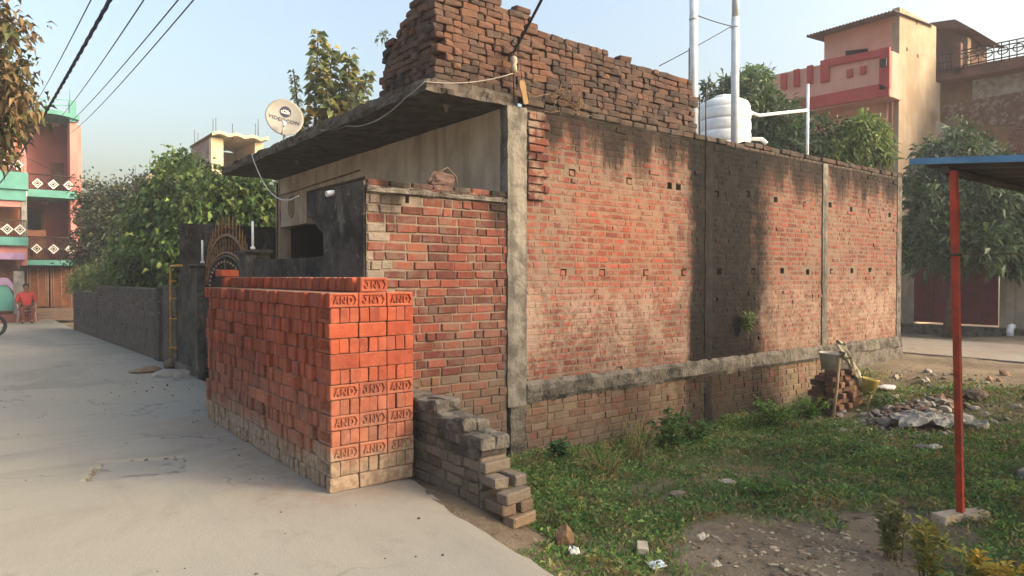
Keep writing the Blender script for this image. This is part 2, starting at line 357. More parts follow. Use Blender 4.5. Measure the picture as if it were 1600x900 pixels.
# street slab with a broken edge, 16 cm thick, with a hole for the sunken patch
PATCH=[(.60,6.13),(1.33,5.92),(1.45,6.50),(.80,6.76)]
def inside(p,poly):
    s=0
    for (a,b),(c,d) in zip(poly,poly[1:]+poly[:1]):
        if (c-a)*(p[1]-b)-(d-b)*(p[0]-a) < 0: return False
    return True
def roadz(x,y): return mn.noise((x*.5,y*.5,5))*.015*(1-ssm(8,14,y)) + (mn.noise((x*2.5,y*2.5,5))*.004 if y<11 else 0)
def patch_in(x,y):
    d=9
    for (a,b),(c,dd) in zip(PATCH,PATCH[1:]+PATCH[:1]):
        l=math.hypot(c-a,dd-b); d=min(d,((c-a)*(y-b)-(dd-b)*(x-a))/l)
    return ssm(-.005,.045,d+mn.noise((x*9,y*9,3))*.03)
mb=MB(); ye=[-8,-6,-4,-2]+[-1+i*.12 for i in range(0,57)]+[5.8+i*.025 for i in range(0,42)]+[6.86+i*.12 for i in range(0,34)]+[11+i*.5 for i in range(0,42)]; cols=[-9,-6,-4,-3,-2,-1]+[-.5+i*.12 for i in range(0,8)]+[.46+i*.025 for i in range(0,44)]+[1.58+i*.1 for i in range(0,13)]
g={}
for j,y in enumerate(ye):
    e=road_edge(y)+(mn.noise((y*3,1,1))*.035+mn.noise((y*11,4,1))*.018 if y<14 else 0)
    row=[c for c in cols if c<e-.06]; 
    for i in range(len(cols)+1):
        x=cols[i] if i<len(cols) and cols[i]<e-.06 else e
        z=roadz(x,y) - (.015 if x==e else 0) - .024*patch_in(x,y)
        mb.v.append((x,y,z)); g[j,i]=len(mb.v)-1
for j in range(len(ye)-1):
    for i in range(len(cols)):
        q=(g[j,i],g[j,i+1],g[j+1,i+1],g[j+1,i])
        p=[mb.v[k] for k in q]
        if abs(p[0][0]-p[1][0])<1e-6 and abs(p[2][0]-p[3][0])<1e-6: continue
        cx=sum(k[0] for k in p)/4; cy=sum(k[1] for k in p)/4
        mb.face(q,(.5,.5,.5),True)
    a,b=mb.v[g[j,len(cols)]],mb.v[g[j+1,len(cols)]]
    mb.quad(a,b,(b[0]+.01,b[1],-.22),(a[0]+.01,a[1],-.22))
tag(mb.build('road',M['road'],fix=False),kind='structure')
mb=MB()
nn_=46
for j in range(nn_+1):
    for i in range(nn_+1):
        x,y=.5+i*1.05/nn_,5.8+j*1.05/nn_; mb.v.append((x,y,roadz(x,y)-.019))
for j in range(nn_):
    for i in range(nn_):
        a=j*(nn_+1)+i; x,y=.5+(i+.5)*1.05/nn_,5.8+(j+.5)*1.05/nn_
        if patch_in(x,y)>.93+mn.noise((x*6,y*6,4))*.2: mb.face((a,a+1,a+nn_+2,a+nn_+1),(.5,.5,.5),True)
tag(mb.build('road_patch',M['patch'],fix=False),kind='structure')
mb=MB(); rr=random.Random(3)                       # crumbled rim of the patch
for k in range(110):
    i=rr.randrange(4); t=rr.random(); (a,b),(c,d)=PATCH[i],PATCH[(i+1)%4]
    x,y=a+(c-a)*t+rr.gauss(0,.03),b+(d-b)*t+rr.gauss(0,.03); r=rr.uniform(.006,.024)
    mb.add(bmesh_mesh_blob(r,1,.3,k,1.3,1,.6),T(x,y,-.012+r*.2,rr.random()*6),vcol(S(112,103,90),.2))
tag(mb.build('road_crumbs',M['stone'],fix=False),kind='stuff')
mb=MB()
for k in range(260):                               # grit and small stones on the street
    y=rr.uniform(2.2,13); x=rr.uniform(-2.2,2.4)
    if k<60: x,y=rr.gauss(2.0,.5),rr.gauss(10.0,1.5)
    if x>road_edge(y)-.1: continue
    r=rr.uniform(.004,.012)*(1+(rr.random()>.95)*1.4); mb.add(bmesh_mesh_blob(r,1,.3,k,1,1,.7),T(x,y,r*.4),vcol(S(84,78,72),.4))
tag(mb.build('road_grit',M['stone'],fix=False),kind='stuff')
mb=MB()                                            # the concrete lane beyond the plot
mb.box(14.7,18.3,-30,40,-.05,.06,bev=.01)
tag(mb.build('lane',M['road']),kind='structure')

# ---------------------------------------------------------------- masonry builder
def brick_face(mb,O,U,N,u0,u1,z0,z1,prot,col,j=.003):
    V=Vector((0,0,1)); r=random.uniform
    c=.007
    back=[(u0,z0),(u1,z0),(u1,z1),(u0,z1)]; n=len(mb.v)
    sk=r(-.004,.004)
    jj=[(r(-j,j),r(-j,j)) for _ in range(4)]
    for (u,z),(a,b) in zip(back,jj): mb.v.append(tuple(O+U*(u+a)+V*(z+b)-N*.03))
    for (u,z),(a,b) in zip(back,jj): mb.v.append(tuple(O+U*(u+a)+V*(z+b)+N*(prot-c)))
    for k,((u,z),(a,b)) in enumerate(zip(back,jj)):
        du=c*1.0*(1 if k in (0,3) else -1); dz=c*.9*(1 if k in (0,1) else -1)
        mb.v.append(tuple(O+U*(u+a+du+r(-.003,.003))+V*(z+b+dz+r(-.003,.003))+N*(prot+(sk if k in(0,3) else -sk)+r(-.0015,.0015))))
    for k in range(4):
        l=(k+1)%4
        mb.face((n+k,n+l,n+4+l,n+4+k),col); mb.face((n+4+k,n+4+l,n+8+l,n+8+k),col)
    mb.face((n+8,n+9,n+10,n+11),col)
def brick_wall(mb,O,U,N,W,z0,z1,pal,mortar,holes=(),ch=.0855,prot=.011,joint=.012,j=.003,bl=.228,hd=.11,slope=None):
    """a coursed face: mortar sheet with real holes, bricks standing proud of it"""
    O,U,N=Vector(O),Vector(U),Vector(N); V=Vector((0,0,1)); k=0; z=z0
    while z<z1-.03:
        h=min(ch,z1-z); u=-random.uniform(0,bl) 
        while u<W:
            L=bl if random.random()<.72 else bl*.48
            a,b=max(0,u),min(W,u+L)
            if b-a>.03 and not any(a<hx1-.02 and b>hx0+.02 and z+.02<hz1 and z+h-.02>hz0 for hx0,hx1,hz0,hz1 in holes):
                c=pal(a,z)
                if c: 
                    w=mn.noise((a*.9,z*2,O.x))*.006
                    brick_face(mb,O,U,N,a+joint/2,b-joint/2,z+joint/2+w,z+h-joint/2+w,prot*random.uniform(.3,1.35)+(random.random()<.02)*.012,c,j)
            u+=L
        z+=ch; k+=1
    us=sorted(set([0,W]+[h[0] for h in holes]+[h[1] for h in holes])); zs=sorted(set([z0,z1]+[h[2] for h in holes]+[h[3] for h in holes]))
    for a,b in zip(us,us[1:]):
        for c,d in zip(zs,zs[1:]):
            m_=((a+b)/2,(c+d)/2)
            if any(h[0]<m_[0]<h[1] and h[2]<m_[1]<h[3] for h in holes): continue
            mb.quad(O+U*a+V*c,O+U*b+V*c,O+U*b+V*d,O+U*a+V*d,mortar)
    for a,b,c,d in holes:
        p=[O+U*a+V*c,O+U*b+V*c,O+U*b+V*d,O+U*a+V*d]; q=[x-N*hd for x in p]
        for k in range(4): l=(k+1)%4; mb.quad(p[k],p[l],q[l],q[k],tuple(x*.7 for x in mortar))
        mb.quad(*q,tuple(x*.55 for x in mortar))
UX,UY=Vector((1,0,0)),Vector((0,1,0))
def pal_long(u,z):
    c=random.choice([S(128,72,61),S(121,68,58),S(133,76,64),S(114,67,58),S(127,80,69),S(108,66,58)]); return vcol(c,.16)
def pal_comp(u,z):
    c=random.choice([S(116,66,55),S(108,61,51),S(98,57,50),S(122,72,60),S(90,55,49)])
    if z>2.25: c=random.choice([S(96,62,54),S(78,58,52),S(84,72,64)])
    if z<.55: c=random.choice([S(116,80,66),S(108,86,74),S(102,84,74)])
    if u<.16 and random.random()<.7: c=S(134,124,114)
    return vcol(c,.15)
def pal_plinth(u,z):
    c=random.choice([S(120,82,68),S(114,90,77),S(114,98,85),S(122,106,92),S(108,85,73)]); return vcol(c,.14)
def pal_grey(u,z): return vcol(random.choice([S(88,80,77),S(76,71,69),S(98,88,82),S(82,73,68)]),.14)
MORT=S(122,110,96)
YW=5.70

# ================================================================ the unplastered brick house
house=thing('brick_house',(4.4,5.7,0),'unplastered one storey brick house with black streaked side wall and jutting concrete canopy','house')
cols_x=[(4.38,4.63),(7.72,7.93),(10.83,11.03),(13.55,13.78)]
# putlog holes of the long wall, in wall coordinates (u from x=4.63)
HO=[]
def hole(x,z,w=.10,h=.085): HO.append((x-4.63-w/2,x-4.63+w/2,z-h/2,z+h/2))
for px,py in ((894,270),(983,283),(1046,290),(1060,292),(880,426),(941,426),(1009,426),(1068,426),(1120,303),(1168,303),(1212,312),(1257,319),(1297,320),(1330,327),(1358,330),(1390,336),(1124,424),(1177,424),(1222,423),(1262,425),(1299,424),(1331,423),(1359,422),(968,578),(884,592)):
    p=at(px,py,1)-Vector((0,0,CAM_H)); q=Vector((0,0,CAM_H))+p*(YW/p.y); hole(q.x,q.z)
mb=MB(); brick_wall(mb,(4.63,YW,0),UX,-UY,9.15,.42,3.40,pal_long,S(112,99,87),HO,prot=.0045,ch=.0735,bl=.205,joint=.017,j=.006)
mb.box(4.66,13.74,YW+.14,YW+.23,.0,3.38,MORT)
SIDE=mb.build('side_wall',M['wall_long'],house,fix=False)
mb=MB(); rr=random.Random(5)                       # broken brick ends left sticking in some holes
for i,h in enumerate(HO):
    if i in (0,1,4,5,6,7,8,9,11,14,17,20,23,24):
        x=4.63+(h[0]+h[1])/2; z=(h[2]+h[3])/2
        mb.box(-.042,.042,-.05,.03,-.034,.03,vcol(S(122,68,55),.12),T(x+rr.uniform(-.01,.01),YW+.03+rr.uniform(0,.03),z-.004,rr.uniform(-.1,.1)),bev=.008,jit=.003)
o=mb.build('brick_stub',M['wall_long'],SIDE); o['kind']='stuff'
mb=MB(); brick_wall(mb,(4.63,YW,0),UX,-UY,9.15,-.62,.24,pal_plinth,S(110,98,84),prot=.010)
mb.box(4.66,13.74,YW+.1,YW+.23,-.6,.24,MORT)
mb.build('plinth_wall',M['wall_plinth'],house,fix=False)
def rough_beam(mb,x0,x1,z0,z1,y,seed,amp=.02,step=.07):
    n=int((x1-x0)/step); prof=[0,.25,.55,.8,1.0]
    b=len(mb.v)
    for i in range(n+1):
        x=x0+(x1-x0)*i/n
        for k,t in enumerate(prof):
            o=mn.noise((x*2.5,t*2,seed))*amp+mn.noise((x*11,t*5,seed+3))*amp*.7
            zz=z0+(z1-z0)*t+(mn.noise((x*6,seed,t))*.028 if k in(0,4) else 0)
            mb.v.append((x,y-(.0 if k in(0,4) else .035)-o,zz))
        mb.v.append((x,y+.06,z1)); mb.v.append((x,y+.06,z0))
    m_=len(prof)+2
    for i in range(n):
        for k in range(m_):
            l=(k+1)%m_; a=b+i*m_; mb.face((a+k,a+m_+k,a+m_+l,a+l),(.5,.5,.5))
mb=MB(); rough_beam(mb,4.63,13.8,.215,.455,YW-.012,1,.034,.045)
mb.build('plinth_beam',M['concrete_rough'],house)
mb=MB(); mb.box(11.2,13.86,YW-.03,YW+.2,-.3,.26,jit=.004); mb.build('plinth_plaster',M['concrete_rough'],house)
def column(x0,x1,z0,z1,yo,amp,mat,seed):
    mb=MB(); n=44; b=len(mb.v)
    for i in range(n+1):
        z=z0+(z1-z0)*i/n; e=lambda s:mn.noise((s*3,z*5,seed))*amp+mn.noise((s*7,z*17,seed))*amp*.8
        ring=[(x0+e(1),YW+.1),(x0+e(1),YW-yo+e(2)*.5),(x0+(x1-x0)*.5,YW-yo-.004+e(5)*.6),(x1+e(3),YW-yo+e(4)*.5),(x1+e(3),YW+.1)]
        for (x,y) in ring: mb.v.append((x,y,z))
    for i in range(n):
        for k in range(5):
            l=(k+1)%5; a=b+i*5; mb.face((a+k,a+l,a+5+l,a+5+k),(.5,.5,.5))
    mb.face(tuple(b+n*5+k for k in range(5)),(.5,.5,.5))
    mb.build('column',mat,house)
column(4.375,4.63,.2,3.37,.03,.012,M['concrete_col'],1)
column(4.42,4.62,-.6,.2,.02,.01,M['concrete_rough'],9)
column(7.76,7.92,-.6,3.40,.012,.022,M['wall_long'],2)
column(10.86,11.01,-.6,3.42,.022,.014,M['concrete_col'],3)
column(13.62,13.80,-.3,3.44,.014,.012,M['concrete_rough'],4)
# toothed brick pier right of the corner column
mb=MB(); z=2.40; k=0
while z<3.34:
    w=.31 if k%2 else .25; w+=random.uniform(-.02,.02)
    cut=random.choice([.11,.23,.0])
    for a,b in ((.005,cut),(cut,w)):
        if b-a>.04: brick_face(mb,Vector((4.64,YW-.012,0)),UX,-UY,a+.005,b-.005,z+.006,z+.078,.03+random.uniform(-.008,.012),vcol(random.choice([S(100,58,50),S(88,52,46),S(112,66,55)]),.15),.004)
    z+=.0855; k+=1
mb.quad((4.64,YW-.012,2.4),(4.89,YW-.012,2.4),(4.89,YW-.012,3.36),(4.64,YW-.012,3.36),S(96,88,80))
mb.build('brick_pier',masonry('pier_brick',top=(3.2,3.7),smear=.5),house)
# canopy slab (its edge rough, its underside board-marked)
def slab(mb,x0,x1,y0,y1,z0,z1,step,amp,seed):
    nx_=max(1,int((x1-x0)/step)); ny_=max(1,int((y1-y0)/step)); 
    per=[(x0+(x1-x0)*i/nx_,y0) for i in range(nx_)]+[(x1,y0+(y1-y0)*i/ny_) for i in range(ny_)]+[(x1-(x1-x0)*i/nx_,y1) for i in range(nx_)]+[(x0,y1-(y1-y0)*i/ny_) for i in range(ny_)]
    n=len(per); b=len(mb.v)
    for k,t in enumerate((0,.35,.7,1)):
        for (x,y) in per:
            o=mn.noise((x*4,y*4,seed+t*3))*amp+mn.noise((x*13,y*13,seed+t*7))*amp*.6
            mb.v.append((x+o,y+o,z0+(z1-z0)*t+mn.noise((x*3,y*3,seed))*.012+(mn.noise((x*9,y*9,seed))*.012 if t==1 else 0)))
    for k in range(3):
        for i in range(n): j=(i+1)%n; mb.face((b+k*n+i,b+k*n+j,b+(k+1)*n+j,b+(k+1)*n+i),(.5,.5,.5))
    mb.face(tuple(b+i for i in reversed(range(n))),(.5,.5,.5)); mb.face(tuple(b+3*n+i for i in range(n)),(.5,.5,.5))
mb=MB(); slab(mb,3.40,4.52,YW-.012,12.62,3.362,3.492,.04,.042,2); CAN=mb.build('canopy',M['canopy'],house)
mb=MB(); mb.box(4.53,13.78,YW+.235,12.7,3.30,3.42); mb.build('roof_slab',M['concrete_rough'],house)
# dark coping bricks along the top of the side wall
mb=MB(); x=4.66; rr=random.Random(9)
while x<13.76:
    L=rr.uniform(.2,.24); g_=rr.random()
    if g_>.04: mb.box(-L/2,L/2,-.058,.06,-.036,.036,vcol(random.choice([S(64,55,51),S(54,49,46),S(78,62,55),S(70,64,60)]),.15),T(x+L/2,YW+.055+rr.uniform(-.02,.015),3.438+rr.uniform(-.006,.008)+(.04 if x>8.6 else 0),rr.uniform(-.06,.06),rr.uniform(-.05,.05)),bev=.012,jit=.004)
    x+=L+rr.uniform(.005,.025)
for i in range(38):
    x=8.6+i*.135; mb.box(-.065,.065,-.055,.055,-.022,.02,vcol(S(84,76,70),.2),T(x,YW+.06,3.42,rr.uniform(-.1,.1)),bev=.01,jit=.004)
mb.build('coping',M['brick_old'],house)
# front (veranda) wall under the canopy
XH=4.40; BZ=3.372
mb=MB()
mb.box(XH,XH+.2,YW+.105,9.06,-.3,BZ)
mb.build('front_wall',M['plaster_beige'],house)
mb=MB(); mb.box(XH+.003,XH+.2,9.063,12.55,3.02,BZ-.002); mb.box(XH+.01,XH+.2,11.3,12.55,2.48,3.018); mb.box(XH-.01,XH+.2,12.553,12.75,-.1,BZ); mb.build('veranda_beam',M['plaster_beige'],house)
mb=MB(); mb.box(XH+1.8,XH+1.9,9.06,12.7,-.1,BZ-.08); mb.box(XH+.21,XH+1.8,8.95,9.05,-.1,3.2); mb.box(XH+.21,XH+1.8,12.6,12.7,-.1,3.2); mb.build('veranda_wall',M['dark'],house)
mb=MB(); mb.tube([(XH-.012,9.2,3.12),(XH-.012,12.56,3.06)],.014,6); mb.tube([(XH-.03,12.62,3.3),(XH-.03,12.62,.4)],.016,6); mb.build('conduit',M['bronze'],house)
mb=MB(); pts=[(XH+.0,12.0+.13*math.cos(a),2.82+.19*math.sin(a)) for a in [i*math.pi/10 for i in range(21)]]; mb.tube(pts,.014,6,caps=False)
mb.tube([(XH,12.0+.05*math.cos(a),2.82+.12*math.sin(a)) for a in [i*math.pi/8 for i in range(17)]],.01,6,caps=False); mb.build('oval_ornament',M['plaster_beige'],house)
hold=simple('old_plastic',S(120,114,104),S(96,90,82))
for (x,y) in ((3.86,6.05),(3.9,10.35)):
    mb=MB(); mb.lathe([(.034,0),(.034,-.02),(.02,-.03),(.02,-.07),(.012,-.08)],12,T(x,y,3.368)); mb.build('bulb_holder',hold,CAN)
mb=MB(); mb.box(13.56,13.76,YW+.24,12.7,-.2,3.30); mb.box(6.4,13.55,12.5,12.7,-.2,3.29); mb.build('rear_wall',M['wall_far'],house)
mb=MB()                                            # dead creeper stems on the roof edge
for k in range(26):
    x=5.25+random.gauss(0,.22); p=[Vector((x,YW+.02,3.50+random.random()*.05))]
    for q in range(5): p.append(p[-1]+Vector((random.gauss(.01,.06),random.gauss(-.012,.012),random.gauss(.012,.045))))
    mb.tube(p,.0028,4)
tag(mb.build('dried_creeper',simple('dry_stem',S(134,110,84),S(110,88,66))),'tangle of dried brown creeper stems on the roof edge below the brick stack','creeper')
# ================================================================ compound wall of the house, gate, pillars
comp=thing('compound_wall',(2.76,5.7,0),'head high compound wall, red brick on the side and black mildewed plaster on the street front','wall')
mb=MB(); brick_wall(mb,(2.78,YW,0),UX,-UY,1.60,-.35,2.42,pal_comp,S(128,116,104),[(.40,.44,2.27,2.36)],prot=.014,ch=.0865,joint=.014,j=.005)
mb.build('brick_face',M['wall_comp'],comp,fix=False)
mb=MB(); rough_beam(mb,2.775,4.37,2.335,2.40,YW+.002,8,.012); mb.build('mortar_cap',M['concrete_rough'],comp)
mb=MB(); x=2.79
while x<4.33:
    L=random.choice([.2,.23,.22]); mb.box(-L/2,L/2,-.055,.055,-.03,.03,vcol(random.choice([S(136,84,70),S(104,82,74),S(92,84,78)]),.12),T(x+L/2,YW+.05,2.437,random.uniform(-.04,.04)),bev=.012,jit=.004); x+=L+.012
mb.build('coping',M['wall_comp'],comp)
mb=MB()
poly=[(0,-.1),(0,2.45),(1.32,2.46),(1.36,2.44),(1.36,2.20),(.92,2.20),(.92,1.79),(1.2,1.78),(1.9,1.78),(3.4,1.80),(3.4,-.1)]
mb.prism(poly,(2.762,5.715,0),UY,Vector((0,0,1)),UX,.13); mb.build('street_front',M['plaster_black'],comp)
mb=MB(); mb.prism([(0,2.0),(.0,2.2),(.36,2.2)],(2.772,6.64,0),UY,Vector((0,0,1)),UX,.1); mb.build('bracket',M['plaster_black'],comp)
mb=MB(); mb.lathe([(.028,0),(.028,.09),(.022,.09),(.022,0)],14,T(2.77,6.36,2.40,0,0,-math.pi/2-.2)); mb.build('pipe_stub',M['white_pvc'],comp)
mb=MB(); mb.box(2.78,4.37,YW+.1,YW+.2,-.3,2.40); mb.build('inner_face',M['plaster_black'],comp)
def pillar(name,y0,y1,h,label,x0=2.68,x1=2.98):
    t=thing(name,((x0+x1)/2,(y0+y1)/2,0),label,'pillar','gate pillars')
    mb=MB(); mb.box(x0,x1,y0,y1,-.05,h,bev=.015,jit=.005); mb.build('shaft',M['plaster_black'],t)
    mb=MB(); mb.box(x0-.03,x1+.03,y0-.03,y1+.03,h,h+.06,bev=.02,jit=.006); mb.build('cap',M['plaster_black'],t)
pillar('gate_pillar',8.82,9.2,1.86,'black plastered gate pillar on the house side of the arched gate, mostly behind the bricks')
pillar('gate_pillar',11.35,11.75,1.72,'black plastered gate pillar to the left of the arched gate, beside the yellow pipe')
t=thing('street_pier',(2.7,12.3,0),'grey stained plaster pier between the black gate pillar and the yellow pipe','pier')
mb=MB(); mb.box(2.70,2.95,11.76,12.72,-.05,1.62,bev=.01,jit=.006); mb.build('shaft',M['plaster_black'],t)
mb=MB(); mb.box(2.66,2.99,11.76,12.74,-.05,.12,jit=.02); mb.build('base',M['concrete_rough'],t)
for y,z in ((9.0,1.93),(11.5,1.79)):
    o=thing('marker_rod',(2.8,y,z),'short white rod on the '+('right' if y<10 else 'left')+' gate pillar','rod')
    mb=MB(); mb.tube([(2.8,y,z),(2.8,y,z+.36)],.016,8); mb.build('rod',M['white_pvc'],o)
    mb=MB(); mb.lathe([(.035,0),(.03,.03),(.018,.035)],10,T(2.8,y,z)); mb.build('foot',M['white_pvc'],o)
cw=MB(); cw.box(2.78,4.42,12.80,12.95,-.1,2.50,bev=.01)
tag(cw.build('courtyard_wall',M['plaster_black']),'tall black mildewed wall behind the arched iron gate','wall')
# arched gate
gate=thing('iron_gate',(2.82,10.38,0),'dark arched iron gate crowned with a fan of bronze spikes','gate')
gy,gw=10.28,1.04
mb=MB()
for s in (-1,1):
    mb.tube([(2.82,gy+s*.01,.1),(2.82,gy+s*.01,2.0)],.018,6)
    mb.tube([(2.82,gy+s*gw,.1),(2.82,gy+s*gw,1.45)],.025,6)
for z in (.12,.8,1.4): mb.tube([(2.82,gy-gw,z),(2.82,gy+gw,z)],.02,6)
arc=lambda r,h,n=24,a0=0,a1=math.pi:[(2.82,gy+r*math.cos(a0+(a1-a0)*i/n),1.45+h*math.sin(a0+(a1-a0)*i/n)) for i in range(n+1)]
mb.tube(arc(gw-.16,.42),.022,6); mb.build('frame',M['iron'],gate)
mb=MB()
for i in range(-9,10):
    y=gy+i*.078; h=1.45+.42*math.sqrt(max(0,1-min(1,(i*.078/(gw-.16))**2))); 
    if h>1.5: mb.tube([(2.82,y,.12),(2.82,y,h)],.010,5)
mb.build('bar',M['iron'],gate)
mb=MB(); mb.box(2.845,2.853,gy-gw,gy+gw,.15,1.42); mb.prism([(q[1]-gy,q[2]-1.42) for q in arc(gw-.14,.40)],(2.845,gy,1.42),UY,Vector((0,0,1)),UX,.007); SHP=mb.build('sheet_panel',M['iron'],gate)
for i in range(17):
    mb=MB(); a=math.pi*i/16; mb.lathe([(.003,-.02),(.013,-.008),(.016,0),(.013,.008),(.003,.02)],6,Matrix.Translation((2.80,gy+(gw-.26)*math.cos(a),1.45+.34*math.sin(a)))); mb.build('rivet',M['cement'],SHP)
mb=MB(); mb.tube(arc(gw-.08,.47),.02,6,caps=True); mb.tube(arc(gw+.02,.72,30),.022,6)
for i in range(21):
    a0=math.pi*(i+.5)/21
    for r_,h_ in ((.02,.54),(.09,.63)):
        c=Vector((2.82,gy+(gw-.06+r_*.5)*math.cos(a0),1.45+h_*math.sin(a0)))
        mb.tube([c+Vector((0,.03*math.cos(t_),.045*math.sin(t_))) for t_ in [k*math.pi/4 for k in range(9)]],.0075,4,caps=False)
mb.build('scrollwork',M['bronze'],gate)
for i in range(17):
    a=math.pi*(.5+(i-8)*.054); y=gy+(gw+.02)*math.cos(a); z=1.45+.72*math.sin(a)
    mb=MB(); mb.lathe([(.010,-.02),(.024,.0),(.012,.03),(.011,.09),(.024,.12),(.012,.15),(.014,.17),(.003,.30)],8,T(2.82,y,z)); mb.build('spike',M['bronze'],gate)
# yellow gas pipe by the pier
g=thing('gas_pipe',(2.62,12.95,0),'thin yellow pipe rising beside the grey pier and bent over at the top','pipe')
mb=MB(); mb.tube([(2.63,12.92,.05),(2.63,12.92,1.72),(2.63,12.88,1.755),(2.63,12.84,1.76),(2.63,12.1,1.76)],.02,8); mb.build('tube',M['yellow'],g)
mb=MB(); 
for z in (.35,.85,1.2,1.5): mb.box(2.63,2.72,12.9,12.94,z-.012,z+.012); mb.lathe([(.028,-.02),(.028,.02)],8,T(2.63,12.92,z))
mb.build('clamp',M['yellow'],g)
mb=MB(); mb.add(bmesh_mesh_blob(.13,2,.3,4,1,1,.9),T(2.63,12.9,.06),S(96,88,78)); mb.build('base_lump',M['stone'],g)
mb=MB(); mb.add(bmesh_mesh_blob(.28,2,.5,8,1.6,1,.4),T(2.55,12.0,.0),S(150,144,134)); mb.add(bmesh_mesh_blob(.2,2,.5,12,1,1.3,.4),T(2.5,11.5,.0),S(140,134,124))
tag(mb.build('cement_spill',M['stone']),'pale lump of spilled cement at the foot of the black gate pillar','cement')
mb=MB(); mb.add(bmesh_mesh_blob(.17,2,.5,21,1.5,1,.5),T(2.18,12.6,.03),S(128,110,90))
tag(mb.build('flat_stone',M['stone']),'brown flat stone lying on the concrete street left of the bricks','stone')

# grey neighbour walls along the street
gwall=thing('street_wall',(2.7,14,0),'low grey brick wall running along the street below the bushes','wall')
def wseg(name,p0,p1,z1,parent,mat='wall_grey',th=.22,pal=pal_grey,mort=S(92,88,82)):
    p0,p1=Vector((*p0,0)),Vector((*p1,0)); U=(p1-p0).normalized(); N=Vector((-U.y,U.x,0)); W=(p1-p0).length
    mb=MB(); brick_wall(mb,p0,U,N,W,-.05,z1,pal,mort,prot=.012,j=.004)
    a,b=p0+Vector((0,0,z1+.002)),p1+Vector((0,0,z1+.002)); mb.quad(a,b,b-N*th,a-N*th,mort); mb.quad(a-N*th,b-N*th,b-N*th-Vector((0,0,z1)),a-N*th-Vector((0,0,z1)),mort)
    mb.quad(p0+Vector((0,0,-.05)),a,a-N*th,p0-N*th,mort); mb.quad(p1,b,b-N*th,p1-N*th,mort)
    mb.build(name,M[mat],parent,fix=False)
wseg('brick_section',(2.72,14.5),(2.47,20.6),1.34,gwall)
wseg('low_section',(2.46,20.65),(2.28,24.3),1.16,gwall)
pw=thing('brick_pier',(2.75,13.6,0),'dark brick wall stub between the yellow pipe and the low grey wall','wall')
wseg('brick_face',(2.74,13.05),(2.74,14.42),1.40,pw)
mb=MB(); mb.box(2.66,2.98,14.15,14.48,-.05,1.38,bev=.02,jit=.012); mb.build('corner_pier',M['plaster_black'],pw)

# ================================================================ stepped low wall by the brick pile
lw=thing('stepped_wall',(2.85,4.6,0),'low grey mortared brick wall stepping down to the grass beside the orange bricks','wall')
mb=MB(); LWX=2.78; LWT=.235
prof=[(5.68,.56),(4.56,.56),(4.56,.48),(4.17,.48),(4.17,.40),(3.94,.40),(3.94,-.36),(5.68,-.36)]
def lz(y): return .57 if y>4.54 else (.49 if y>4.15 else .41)
def pal_low(u,z):
    c=random.choice([S(104,95,85),S(112,102,91),S(92,84,76),S(120,108,95)])
    if z>.26: c=random.choice([S(72,68,64),S(82,77,71),S(66,63,60)])
    return vcol(c,.14)
def low_pal(u,z):
    y=5.68-u
    return None if z+.07>lz(y) or y<4.0 and z>.33 else pal_low(u,z)
brick_wall(mb,(LWX,5.68,0),-UY,-UX,1.74,-.36,.57,low_pal,S(84,76,68),prot=.016,j=.007,ch=.079,bl=.21)
mb.f.pop(); mb.c.pop(); mb.sm.pop()                # a solid core that follows the steps instead of the flat mortar sheet
mb.prism([(5.68-y,z) for y,z in reversed(prof)],(LWX,5.68,0),-UY,Vector((0,0,1)),UX,LWT,S(84,76,68))
z=-.33
while z<.36:
    u=0; ws=random.choice([[.235],[.11,.12]])
    for w in ws: brick_face(mb,Vector((LWX,3.94,0)),UX,-UY,u+.004,u+w-.004,z+.004,z+.075,.02,pal_low(0,z),.007); u+=w
    z+=.079
mb.build('masonry',masonry('low_wall_brick',smear=.7,mortar=S(108,100,89),low=(-.5,-.1)),lw,fix=False)
mb=MB(); rr=random.Random(6)
for (y0,y1,z) in ((5.6,4.53,.56),(4.55,4.13,.48),(4.16,3.90,.40)):
    n=max(1,round((y0-y1)/.13))
    for i in range(n):
        for j in range(2):
            y=y0-(y0-y1)*(i+.5)/n
            mb.box(-.063,.063,-.070,.070,-.06,.028,vcol(S(120,114,106),.12),T(LWX+.06+j*.118,y+rr.uniform(-.01,.01),z+.012+rr.uniform(-.008,.01),rr.uniform(-.04,.04),rr.uniform(-.04,.04),rr.uniform(-.05,.05)),bev=.012,jit=.008)
mb.build('cement_capping',M['concrete_rough'],lw)
oldp=[MB() for _ in range(6)]
for i,m_ in enumerate(oldp):
    random.seed(100+i); m_.box(-.112,.112,-.054,.054,-.037,.037,(1,1,1),bev=.009,jit=.005)
random.seed(31)
def loose(name,x,y,z,rz,rx,ry,c,label,cat='brick',group=None,mat='brick_old',s=1.0,proto=0):
    m_=MB(); src=oldp[proto%6]; m_.v=[tuple(q*s for q in p) for p in src.v]; m_.f=list(src.f); m_.c=[c]*len(src.f); m_.sm=list(src.sm)
    o=put(name,m_.mesh(name,M[mat]),None,(x,y,z),(rx,ry,rz)); return tag(o,label,cat,group)
GL='loose bricks stepping down at the end of the low wall'
